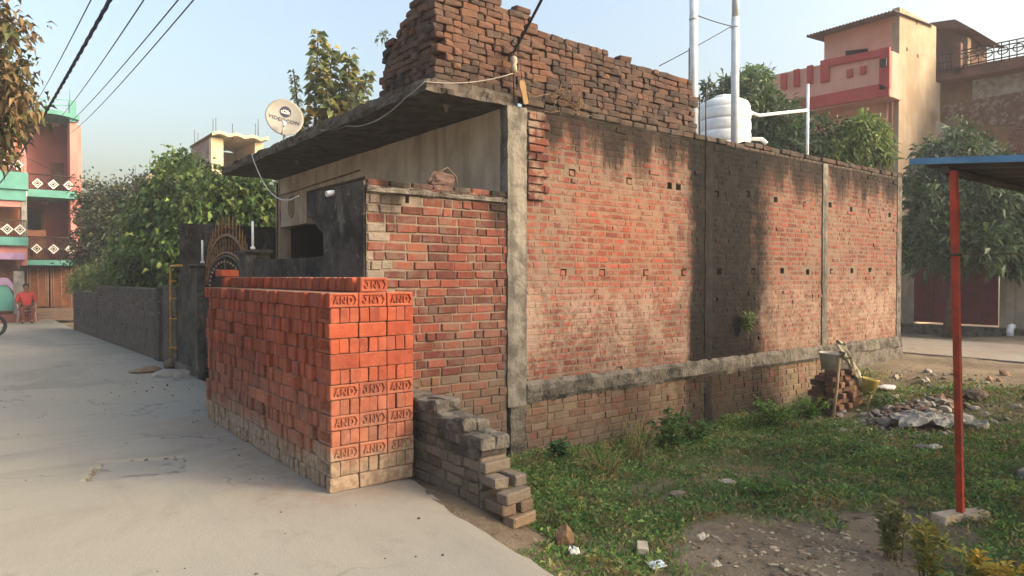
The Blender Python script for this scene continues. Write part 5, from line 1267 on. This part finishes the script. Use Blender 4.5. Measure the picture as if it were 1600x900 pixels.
def person(loc,rz,label,joints,shirt,trouser,group=None):
    J=joints; t=thing('person',loc,label,'person',None,rz)
    mid=lambda a,b,f=.5: tuple(Vector(J[a]).lerp(Vector(J[b]),f))
    n=['hip','chest','neck','chin','head','crown','shL','elL','wrL','fL','shR','elR','wrR','fR','hL','kL','aL','tL','hR','kR','aR','tR']
    E=[('hip','chest'),('chest','neck'),('neck','chin'),('chin','head'),('head','crown'),('chest','shL'),('shL','elL'),('elL','wrL'),('wrL','fL'),('chest','shR'),('shR','elR'),('elR','wrR'),('wrR','fR'),('hip','hL'),('hL','kL'),('kL','aL'),('aL','tL'),('hip','hR'),('hR','kR'),('kR','aR'),('aR','tR')]
    rad=dict(hip=.13,chest=.145,neck=.055,chin=.075,head=.098,crown=.06,sh=.06,el=.042,wr=.03,f=.028,h=.085,k=.058,a=.04,t=.032)
    rr_=[rad.get(x,rad.get(x[:-1])) for x in n]
    skinned('body',[J[x] for x in n],[(n.index(a),n.index(b)) for a,b in E],rr_,M['skin'],t)
    s=['hip','chest','neck','shL','elL','shR','elR']; se=[('hip','chest'),('chest','neck'),('chest','shL'),('shL','elL'),('chest','shR'),('shR','elR')]
    skinned('shirt',[J[x] for x in s],[(s.index(a),s.index(b)) for a,b in se],[.155,.17,.062,.08,.062,.08,.062],cloth(shirt),t)
    s=['hip','hL','kL','aL','hR','kR','aR']; se=[('hip','hL'),('hL','kL'),('kL','aL'),('hip','hR'),('hR','kR'),('kR','aR')]
    skinned('trousers',[J[x] for x in s],[(s.index(a),s.index(b)) for a,b in se],[.15,.105,.078,.058,.105,.078,.058],cloth(trouser),t)
    hd=Vector(J['head']); m2=MB(); m2.add(bmesh_mesh_blob(.112,2,.1,3,.95,1.02,.85),T(hd.x,hd.y+.022,hd.z+.04)); m2.mesh; o=put('hair',m2.mesh('hair',simple('hair',S(30,26,26)))); o.parent=t
    m2=MB(); 
    for s_ in (-1,1): m2.add(bmesh_mesh_blob(.014,1,.0,1),T(hd.x+s_*.035,hd.y-.092,hd.z)); 
    m2.add(bmesh_mesh_blob(.02,1,.0,1,.8,1.2,1.3),T(hd.x,hd.y-.105,hd.z-.03),S(132,88,66)); o=put('face',m2.mesh('face',M['dark'])); o.parent=t
    m2=MB()
    for f_ in ('tL','tR'): q=Vector(J[f_]); m2.add(bmesh_mesh_blob(.06,2,.1,2,.8,1.9,.6),T(q.x,q.y+.06,q.z-.01))
    o=put('shoe',m2.mesh('shoe',M['dark'])); o.parent=t
    return t
sit=dict(hip=(0,.05,.50),chest=(0,.12,.88),neck=(0,.11,1.06),chin=(0,.07,1.13),head=(0,.05,1.22),crown=(0,.06,1.31),shL=(.2,.12,.98),elL=(.27,.06,.70),wrL=(.22,-.18,.64),fL=(.18,-.26,.60),shR=(-.2,.12,.98),elR=(-.27,.06,.70),wrR=(-.22,-.18,.64),fR=(-.18,-.26,.60),hL=(.10,.02,.49),kL=(.15,-.42,.50),aL=(.12,-.42,.10),tL=(.13,-.55,.05),hR=(-.10,.02,.49),kR=(-.15,-.42,.50),aR=(-.12,-.42,.10),tR=(-.13,-.55,.05))
cp=onZ(41,504,0); cp=Vector((cp.x,cp.y-.35,0))
ch=thing('plastic_chair',(cp.x,cp.y+.1,0),'pale plastic armchair by the steps, with a person sitting in it','chair')
def pt(name,mb_,mat,par): o=put(name,mb_.mesh(name,mat,True)); o.parent=par; return o
chm=simple('pale_plastic',S(176,150,140),S(160,134,126),5,.5)
m2=MB(); m2.box(-.24,.24,-.24,.24,.40,.43,bev=.01); pt('seat',m2,chm,ch)
m2=MB(); m2.box(-.23,.23,.22,.25,.43,.86,bev=.01); pt('backrest',m2,chm,ch)
for s in (-1,1):
    for y in (-.22,.22): m2=MB(); m2.tube([(s*.22,y,.42),(s*.26,y*1.15,0)],[.025,.02],6); pt('leg',m2,chm,ch)
    m2=MB(); m2.tube([(s*.25,-.22,.43),(s*.26,-.2,.64),(s*.26,.2,.66)],.02,6); pt('armrest',m2,chm,ch)
person((cp.x,cp.y+.1,0),0.0,'person in a red shirt sitting on a chair at the end of the street',sit,S(176,62,60),S(104,62,52))
mo=onZ(-54,530,0); mo=Vector((mo.x,mo.y,0))
mk=thing('motorcycle',(mo.x,mo.y,0),'dark motorcycle at the left edge of the street, with a rider in blue trousers','motorcycle',None,R(20))
def wheel(x):
    w=put('wheel',(lambda q:(q.tube([(x+.25*math.cos(a),0,.30+.25*math.sin(a)) for a in [i*math.pi/12 for i in range(25)]],.045,8,caps=False),q.mesh('wheel',M['black_wire'],True))[1])(MB())); w.parent=mk
    r_=MB()
    for i in range(8): a=i*math.pi/4; r_.tube([(x,0,.3),(x+.23*math.cos(a),0,.3+.23*math.sin(a))],.008,4)
    r_.lathe([(.05,-.06),(.05,.06)],10,T(x,0,.3,0,math.pi/2)); o=put('rim',r_.mesh('rim',M['grey_pvc'],True)); o.parent=w
wheel(-.62); wheel(.62)
m2=MB(); m2.tube([(.62,.06,.3),(.45,.06,.75),(.38,.05,.98)],.025,6); m2.tube([(.62,-.06,.3),(.45,-.06,.75),(.38,-.05,.98)],.025,6); m2.tube([(.42,0,.8),(.1,0,.45),(-.25,0,.38),(-.62,0,.3)],.03,6); m2.tube([(-.62,.08,.3),(-.4,.1,.68),(.1,0,.72)],.022,6); pt('frame',m2,M['iron'],mk)
m2=MB(); m2.add(bmesh_mesh_blob(.2,3,.1,5,1.2,.6,.6),T(.15,0,.78),S(60,40,44)); pt('fuel_tank',m2,M['vc'],mk)
m2=MB(); m2.box(-.62,.0,-.13,.13,.74,.84,bev=.03); pt('seat',m2,M['dark'],mk)
m2=MB(); m2.add(bmesh_mesh_blob(.16,2,.4,6,1.1,.7,1),T(.0,0,.42),S(90,90,92)); pt('engine',m2,M['vc'],mk)
m2=MB(); m2.tube([(.36,-.34,1.03),(.40,-.1,.99),(.40,.1,.99),(.36,.34,1.03)],.017,6); pt('handlebar',m2,M['iron'],mk)
m2=MB(); m2.add(bmesh_mesh_blob(.1,2,.0,7,.8,1,1),T(.5,0,.88),S(200,200,196)); pt('headlight',m2,M['vc'],mk)
m2=MB(); m2.tube([(-.1,-.13,.3),(-.7,-.15,.34)],[.03,.045],8); pt('exhaust',m2,M['grey_pvc'],mk)
ride={k:(-v[1]*1.0-.22,v[0],v[2]+.38) for k,v in sit.items()}
ride.update(wrL=(.22,.30,1.06),fL=(.30,.32,1.04),wrR=(.22,-.30,1.06),fR=(.30,-.32,1.04),elL=(-.08,.30,1.12),elR=(-.08,-.30,1.12),kL=(.16,.24,.82),kR=(.16,-.24,.82),aL=(-.04,.22,.42),aR=(.02,-.30,.10),tL=(.06,.22,.36),tR=(.13,-.30,.05))
pr=person((mo.x,mo.y,0),R(20),'person in blue trousers and reddish top astride the motorcycle',ride,S(150,70,72),S(60,72,104))

# ================================================================ the plot: rubble, brick stack with bucket, stones, litter
GS='old bricks under the white bucket'
bx,by=9.75,4.95; zb=hz(bx,by)-.02; random.seed(12); n=0
for k in range(8):
    for i in range(2):
        for j in range(2 if k<7 else 1):
            n+=1; x=bx+(i-.5)*.24+random.gauss(0,.025); y=by+(j-.5)*.22+random.gauss(0,.02)
            loose('old_brick',x,y,zb+.04+k*.079,random.gauss(0,.12)+(math.pi/2 if k%2 else 0),random.gauss(0,.03),random.gauss(0,.03),vcol(random.choice([S(120,88,72),S(104,84,72),S(134,104,84)]),.12),f'dirty brick, {["left","right"][i]} {["front","back"][j]} of the {ordw(k+1)} course of the stack below the white bucket',group=GS,proto=n,s=1.06)
for k in range(5):
    for i in range(2):
        x=bx+.36+random.gauss(0,.02)+.06*k*0; y=by-.05+(i-.5)*.2; n+=1
        loose('old_brick',x,y,zb+.04+k*.079,random.gauss(0,.2)+.3,random.gauss(0,.06),random.gauss(0,.05),vcol(S(136,106,84),.12),f'dirty brick at the {["front","back"][i]} of the {ordw(k+1)} course behind the yellow pail',group=GS,proto=n,s=1.06)
zt=zb+8*.079
bk=thing('bucket',(bx,by,zt),'dented white bucket on top of the old brick stack by the wall','bucket')
m2=MB(); m2.lathe([(.125,0),(.165,.22),(.172,.225),(.172,.245),(.155,.245),(.118,.02)],20,T(bx-.06,by-.02,zt,0,0,0)); m2.build('body',simple('dirty_white_plastic',S(190,186,174),S(160,154,142)),bk)
m2=MB(); m2.tube([(bx-.06+.17*math.cos(a),by-.02-.16,zt+.2-.12*math.sin(a)) for a in [i*math.pi/10 for i in range(11)]],.005,5,caps=False); m2.build('handle',M['iron'],bk)
sk=thing('empty_sack',(bx+.1,by,zt),'cream woven sack draped over the white bucket and down the bricks','sack')
m2=MB(); nu,nv=9,14
for i in range(nv):
    for j in range(nu):
        f=i/(nv-1); x=bx-.12+f*.52; w=(.2+.05*math.sin(f*5))*(1-.35*f); y=by-.17-.05*f+(j/(nu-1)-.5)*.1*(1-f)
        z=zt+.30-.55*f**1.6+.05*math.sin(j*1.1+i*.5)+(j/(nu-1)-.5)*w*1.1
        m2.v.append((x+.02*math.sin(j*2.1),y-.04*math.sin(j*1.7+i*.8),z))
for i in range(nv-1):
    for j in range(nu-1): a=i*nu+j; m2.face((a,a+1,a+nu+1,a+nu),S(180,174,154),True)
o=m2.build('cloth',M['cloth'],sk,fix=False); sm_=o.modifiers.new('thick','SOLIDIFY'); sm_.thickness=.008
p=Vector((bx+.52,by-.25,zb+.36)); pa=thing('pail',(p.x,p.y,p.z),'faded yellow pail hanging tilted on the right of the old brick stack','pail')
m2=MB(); m2.lathe([(.10,0),(.135,.2),(.14,.205),(.14,.22),(.12,.22),(.09,.02)],18,T(p.x,p.y,p.z-.1,0,.15,.1)); m2.build('body',simple('faded_yellow',S(186,170,92),S(160,146,80)),pa)
m2=MB(); m2.tube([(p.x+.13*math.cos(a),p.y,p.z+.12+.14*math.sin(a)) for a in [i*math.pi/10 for i in range(11)]],.005,5,caps=False); m2.build('handle',M['iron'],pa)
for (a,b,lb) in (((1300,640),(1312,560),'dry stick leaning on the left of the old brick stack'),((1352,628),(1366,600),'short stick propped below the yellow pail')):
    p=onZ(a[0],a[1],-.2); q=onY(b[0],b[1],by-.28); m2=MB(); m2.tube([(p.x,p.y,hz(p.x,p.y)-.03),tuple(Vector(((p.x+q.x)/2+.02,(p.y+q.y)/2,(hz(p.x,p.y)+q.z)/2))),(q.x,q.y,q.z)],[.022,.02,.016],6); tag(m2.build('stick',simple('dry_wood',S(150,132,98),S(124,106,78))),lb,'stick')
m2=MB(); rr=random.Random(14)                      # rubble field
for k in range(520):
    t_=rr.random(); 
    x=rr.gauss(9.9,.85); y=rr.gauss(3.9,.42)-.12*(x-9.9)
    if k>430: x,y=rr.uniform(9.0,12.5),rr.uniform(2.6,5.0)
    r=rr.choice([.02,.03,.04,.05,.075])*rr.uniform(.7,1.3); c=rr.choice([S(150,144,136),S(128,122,116),S(168,160,148),S(120,104,90),S(140,112,92)])
    m2.add(bmesh_mesh_blob(r,1,.5,k,rr.uniform(.9,1.6),1,rr.uniform(.4,.8)),T(x,y,hz(x,y)+r*.25+.09*max(0,1-((x-9.9)/1.1)**2-((y-3.9)/.5)**2),rr.random()*6,rr.gauss(0,.3),rr.gauss(0,.3)),vcol(c,.12))
tag(m2.build('rubble',M['stone']),'field of broken brick and concrete rubble beside the dirt mound','rubble',kind='stuff')
m2=MB()                                            # earth bank under the rubble
def chunk(px,py,z,r,c,label,sx=1.3,sy=1,sz=.5,seed=1,cat='stone',name='stone',mat='stone',dz=0):
    p=onZ(px,py,z); m2=MB(); m2.add(bmesh_mesh_blob(r,3,.5,seed,sx,sy,sz),T(0,0,0,seed*1.7),c); o=put(name,m2.mesh(name,M[mat],True),None,(p.x,p.y,hz(p.x,p.y)+r*sz*.45+dz)); return tag(o,label,cat)
chunk(1436,634,-.1,.13,S(156,150,144),'grey slab of broken concrete in the middle of the rubble',1.6,1,.5,31)
chunk(1386,604,-.1,.12,S(196,190,190),'crumpled whitish wrapper at the top left of the rubble',1.6,.8,.35,35,'wrapper','wrapper','cloth',.03)
chunk(1462,677,-.15,.07,S(186,180,170),'pale stone at the lower right edge of the rubble',1.3,1,.6,37)
chunk(1524,608,.0,.20,S(84,74,66),'dark lump of concrete half sunk in the dirt right of the orange red post',1.4,1,.55,39)
chunk(1318,655,-.2,.12,S(150,142,132),'flat grey stone at the foot of the leaning stick',1.5,1,.4,41)
chunk(1414,640,-.15,.08,S(138,130,122),'rounded grey stone left of the concrete slab in the rubble',1.2,1,.7,43)
chunk(1390,668,-.2,.08,S(188,158,130),'tan broken brick piece at the lower left edge of the rubble',1.5,1,.4,45)
chunk(882,862,-.3,.085,S(128,104,78),'upright brown rock in the grass near the street edge',.75,.8,1.25,51,dz=.02)
chunk(912,872,-.3,.05,S(150,132,110),'small brown stone lying right of the upright rock',1.3,1,.5,53)
chunk(1136,752,-.32,.07,S(176,166,150),'pale stone in the grass in the middle of the plot',1.5,1,.4,55)
chunk(1060,778,-.33,.06,S(130,118,104),'dull brown stone at the edge of the bare dirt',1.3,1,.6,57)
chunk(1068,690,-.36,.05,S(178,170,156),'small pale stone in the grass below the plinth wall',1.5,1,.5,59)
o=loose('pale_brick',0,0,0,.75,.05,.05,S(184,172,152),'pale worn brick lying alone in the grass near the street','brick',None,'stone',.72,2); p=onZ(1004,858,-.3); o.location=(p.x,p.y,hz(p.x,p.y)+.045)
p=onZ(1462,640,-.1); m2=MB(); n=22
for i in range(n):
    for j in range(n):
        u,v=i/(n-1)-.5,j/(n-1)-.5; w=1+.25*mn.noise((u*4,v*4,9)); m2.v.append((u*.95*w,v*.55*w,.05+.10*mn.noise((u*5,v*7,2))+.05*mn.noise((u*14,v*12,4))-.25*(abs(u)**3+abs(v)**3)))
for i in range(n-1):
    for j in range(n-1): a=i*n+j; m2.face((a,a+n,a+n+1,a+1),S(150,150,146))
o=put('plastic_sheet',m2.mesh('plastic_sheet',M['cloth']),None,(p.x,p.y,hz(p.x,p.y)+.09),(0,0,-.8)); o.modifiers.new('thick','SOLIDIFY').thickness=.003; tag(o,'crumpled pale plastic sheet on the right side of the rubble','plastic sheet')
q=onZ(1598,748,-.28); m2=MB(); m2.box(-.35,.25,-.4,.3,-.12,.05,bev=.01,jit=.005); tag(put('concrete_slab',m2.mesh('concrete_slab',M['grey'],True),None,(q.x+.47,q.y-.22,hz(q.x,q.y)+.06)),'corner of a pale concrete slab in the grass at the right edge','slab')
def sheetbit(px,py,z,s,c,label,name,cat,seed=1,flat=.15):
    rr=random.Random(seed); p=onZ(px,py,z); m2=MB(); n=6
    for i in range(n):
        for j in range(n): m2.v.append(((i/(n-1)-.5)*s*1.25+rr.uniform(-.004,.004),(j/(n-1)-.5)*s+rr.uniform(-.004,.004),.012+abs(rr.gauss(0,flat*s))))
    for i in range(n-1):
        for j in range(n-1): a=i*n+j; m2.face((a,a+n,a+n+1,a+1),c,True)
    o=put(name,m2.mesh(name,M['cloth']),None,(p.x,p.y,hz(p.x,p.y)+.02),(.12,-.1,rr.uniform(-.5,.2))); o.modifiers.new('thick','SOLIDIFY').thickness=.002; return tag(o,label,cat)
sheetbit(1026,884,-.3,.085,S(206,220,224),'flat pale blue scrap of paper at the bottom of the grass','paper_scrap','litter',3,.02)
sheetbit(898,882,-.3,.055,S(222,222,216),'crumpled white wrapper on the grass by the street edge','wrapper','litter',5,.35)
sheetbit(1098,842,-.3,.06,S(196,186,168),'curled dry leaf litter on the bare dirt patch','leaf_litter','litter',7,.3)
sheetbit(1120,884,-.3,.05,S(190,178,158),'small dry scrap near the bottom of the dirt patch','leaf_litter','litter',9,.2)
m2=MB(); rr=random.Random(23)                      # clods, chips and dead leaves on the bare ground
for k in range(1500):
    x,y=rr.gauss(4.5,.75),rr.gauss(2.3,.5)
    if k%4==0: x,y=rr.uniform(2.7,9),rr.uniform(1.2,4.4)
    if x<road_edge(y)+.05: continue
    r=rr.choice([.004,.006,.009,.013,.02])*rr.uniform(.7,1.3); m2.add(bmesh_mesh_blob(r,1,.4,k,rr.uniform(1,2),1,.5),T(x,y,hz(x,y)+r*.2,rr.random()*6),vcol(rr.choice([S(150,134,112),S(124,108,88),S(172,158,136),S(104,90,74)]),.15))
tag(m2.build('soil_clods',M['stone']),'scattered clods and chips on the bare dirt','clods',kind='stuff')

# ================================================================ grass and weeds
rg=np.random.default_rng(5)
def yard_points(n,x0,x1,y0,y1,thr,rg):
    out=[]
    while len(out)<n:
        x=rg.uniform(x0,x1); y=rg.uniform(y0,y1); e=road_edge(y)
        if x<e-.01+abs(mn.noise((y*4,9,1)))*.05: continue
        if y>3.4 and x<3.1 and x>2.72: continue
        pz=mn.noise((x*1.1,y*1.1,20)); d=dirtness(x,y)
        if rg.random()<(d*1.0+.15*(pz>.1))*thr: continue
        out.append((x,y,hz(x,y),mn.noise((x*.9,y*.9,40)),mn.noise((x*3,y*3,41))))
    return np.array(out)
GR=[S(90,128,58),S(76,116,52),S(108,138,66),S(130,138,80),S(64,100,48)]
A=yard_points(85000,2.4,9.5,1.0,5.65,1.0,rg); A2=yard_points(30000,7,14,.5,5.65,1.0,rg); A=np.concatenate([A,A2])
n=len(A); L=(.032+.075*rg.random(n)**1.8)*(1+.9*np.clip(A[:,3]+.1,-.3,.8)); D=rg.normal(size=(n,3))*.75; D[:,2]=.75+np.abs(D[:,2])*.35
c=pick(GR,n,rg,.2); dry=(A[:,4]>.18)|(rg.random(n)<.12); c[dry]=pick([S(150,134,88),S(134,120,78),S(160,146,104)],int(dry.sum()),rg)
tag(leafmesh('grass',M['grassm'],A[:,:3],D,L,L*.11+.0022,c,None,.3,seed=1),'short patchy grass covering the empty plot','grass',kind='stuff')
A=yard_points(75000,2.5,9.0,1.0,5.6,1.3,rg); A2=yard_points(30000,7,14,.8,5.6,1.2,rg); A=np.concatenate([A,A2]); A=A[(A[:,3]+A[:,4]*.6)>-.26]
n=len(A); P=A[:,:3].copy(); hgt=np.clip(.05+.20*A[:,3]+.12*A[:,4],.01,.26); P[:,2]+=rg.random(n)*hgt
D=rg.normal(size=(n,3)); D[:,2]*=.45; D[:,2]+=.15; L=.012+.034*rg.random(n)**1.7+.012*np.clip(A[:,3],0,1)
c=pick([S(86,128,58),S(74,116,54),S(108,142,66),S(80,120,68),S(60,98,46),S(126,144,74)],n,rg,.28)
c*=np.array([[1.0+.55*mn.noise((x*1.7,y*1.7,60))+.35*mn.noise((x*6,y*6,61))]*3 for x,y in A[:,:2]]).clip(.5,1.7)
dd_=(rg.random(n)<.10)|((A[:,4]<-.2)&(rg.random(n)<.5)); c[dd_]=pick([S(140,122,82),S(124,110,74),S(150,140,92)],int(dd_.sum()),rg)
tag(leafmesh('weeds',M['leaf'],P,D,L,L*.55,c,None,.15,seed=2),'low leafy weeds mixed through the grass','weeds',kind='stuff')
def weed(name,label,x,y,h,r,nl,L,W,cols,seed,mat='leaf',cat='weed',z=None,stems=7,group=None,leafup=.2):
    rg=np.random.default_rng(seed); rr=random.Random(seed); z0=hz(x,y) if z is None else z; t=thing(name,(x,y,z0),label,cat,group); mb=MB(); PP=[];DD=[]
    for s in range(stems):
        a=rr.random()*6.28; tip=Vector((x+math.cos(a)*r*rr.uniform(.2,1),y+math.sin(a)*r*rr.uniform(.2,1),z0+h*rr.uniform(.6,1))); b=Vector((x+rr.gauss(0,r*.2),y+rr.gauss(0,r*.2),z0-.01)); m_=b.lerp(tip,.5)+Vector((0,0,h*.08)); mb.tube([b,m_,tip],[.005,.004,.002],4)
        for i in range(nl//stems):
            f=rr.uniform(.12,1.0); p=b.lerp(m_,f*2) if f<.5 else m_.lerp(tip,f*2-1); PP.append(tuple(p)); q=rr.random()*6.28; DD.append((math.cos(q),math.sin(q),leafup+rr.uniform(-.3,.5)))
    mb.build('stems',simple('stem',S(104,112,62),S(122,108,72)),t); n=len(PP)
    if n: leafmesh('foliage',M[mat],np.array(PP),np.array(DD),L*rg.uniform(.6,1.2,n),W*rg.uniform(.7,1.2,n),pick(cols,n,rg,.2),t,.25,seed=seed)
    return t
GW=[S(72,108,50),S(88,122,60),S(60,94,46)]
weed('weed_clump','dark green weed at the foot of the corner column',4.75,5.25,.24,.16,160,.10,.05,[S(64,98,58),S(54,86,50)],31)
weed('weed_clump','bushy green weed in the middle of the plinth wall foot',6.25,5.05,.48,.34,560,.075,.038,GW,32,stems=16)
weed('weed_clump','bushy green weed just right of the tallest one at the plinth wall',6.75,5.1,.34,.32,420,.07,.035,GW,33,stems=14)
weed('weed_clump','bright green tall weeds below the stained part of the wall',8.3,4.95,.42,.38,620,.07,.03,[S(96,134,54),S(82,120,50)],34,stems=18)
weed('weed_clump','bright green weeds left of the bucket stack',9.15,4.95,.36,.32,480,.07,.03,[S(92,130,54),S(80,116,50)],35,stems=16)
weed('weed_clump','feathery green weed at the end of the bare dirt patch',5.35,3.35,.20,.30,420,.05,.022,[S(70,116,54),S(84,128,62)],36,stems=16)
weed('weed_clump','spiky green weed behind the upright rock',3.32,3.72,.20,.10,70,.09,.016,[S(78,104,58)],37,stems=6)
weed('weed_clump','green weeds in front of the yellow pail',10.15,4.45,.25,.28,260,.06,.025,GW,38,stems=12)
weed('weed_clump','wide green weed patch right of the orange red post',10.6,2.35,.28,.5,560,.07,.028,GW,39,stems=20)
weed('wall_plant','small green plant growing out of the stained wall',8.62,5.60,.34,.14,170,.085,.03,[S(86,108,62),S(100,118,74)],40,z=.78,stems=7,cat='plant')
weed('dry_weed','tall dry reddish brown weed stalks at the plinth wall',5.42,4.85,.52,.26,60,.05,.008,[S(164,124,88)],41,'leaf_dry',stems=24)
weed('dry_weed','dry tan weed stalks leaning beside the corner column',4.72,4.62,.30,.34,60,.06,.008,[S(170,140,100)],42,'leaf_dry',stems=22)
YG=[S(146,142,64),S(128,132,64),S(112,122,66),S(160,146,62)]
for (px,py,h,r,sd,lb,cl) in ((1452,905,.42,.12,51,'yellow green shrub with upright leafy shoots, middle of the bottom right corner',YG),(1392,872,.40,.13,52,'grey green shrub with tall shoot, leftmost at the bottom right corner',[S(116,120,72),S(104,112,66),S(128,128,80)]),(1550,925,.26,.17,53,'bright yellow leafed shrub at the bottom right edge',[S(180,148,44),S(166,144,50),S(146,138,58)])):
    p=onZ(px,py,-.32); weed('garden_shrub',lb,p.x,p.y,h,r,420,.075,.026,cl,sd,stems=12,cat='shrub',group='shrubs at the bottom right corner',leafup=.7)

# ---------------------------------------------------------------- evening haze
hm=NT('haze'); v_=hm.n('ShaderNodeVolumePrincipled',{'Color':(.86,.90,.95,1),'Density':.0022,'Anisotropy':.0}); hm.t.links.new(v_.outputs[0],hm.out.inputs['Volume'])
mb=MB(); mb.box(-430,450,-430,450,-2.0,12.5); o=mb.build('haze',hm.m); tag(o,'thin pale evening haze over the street','haze',kind='stuff')
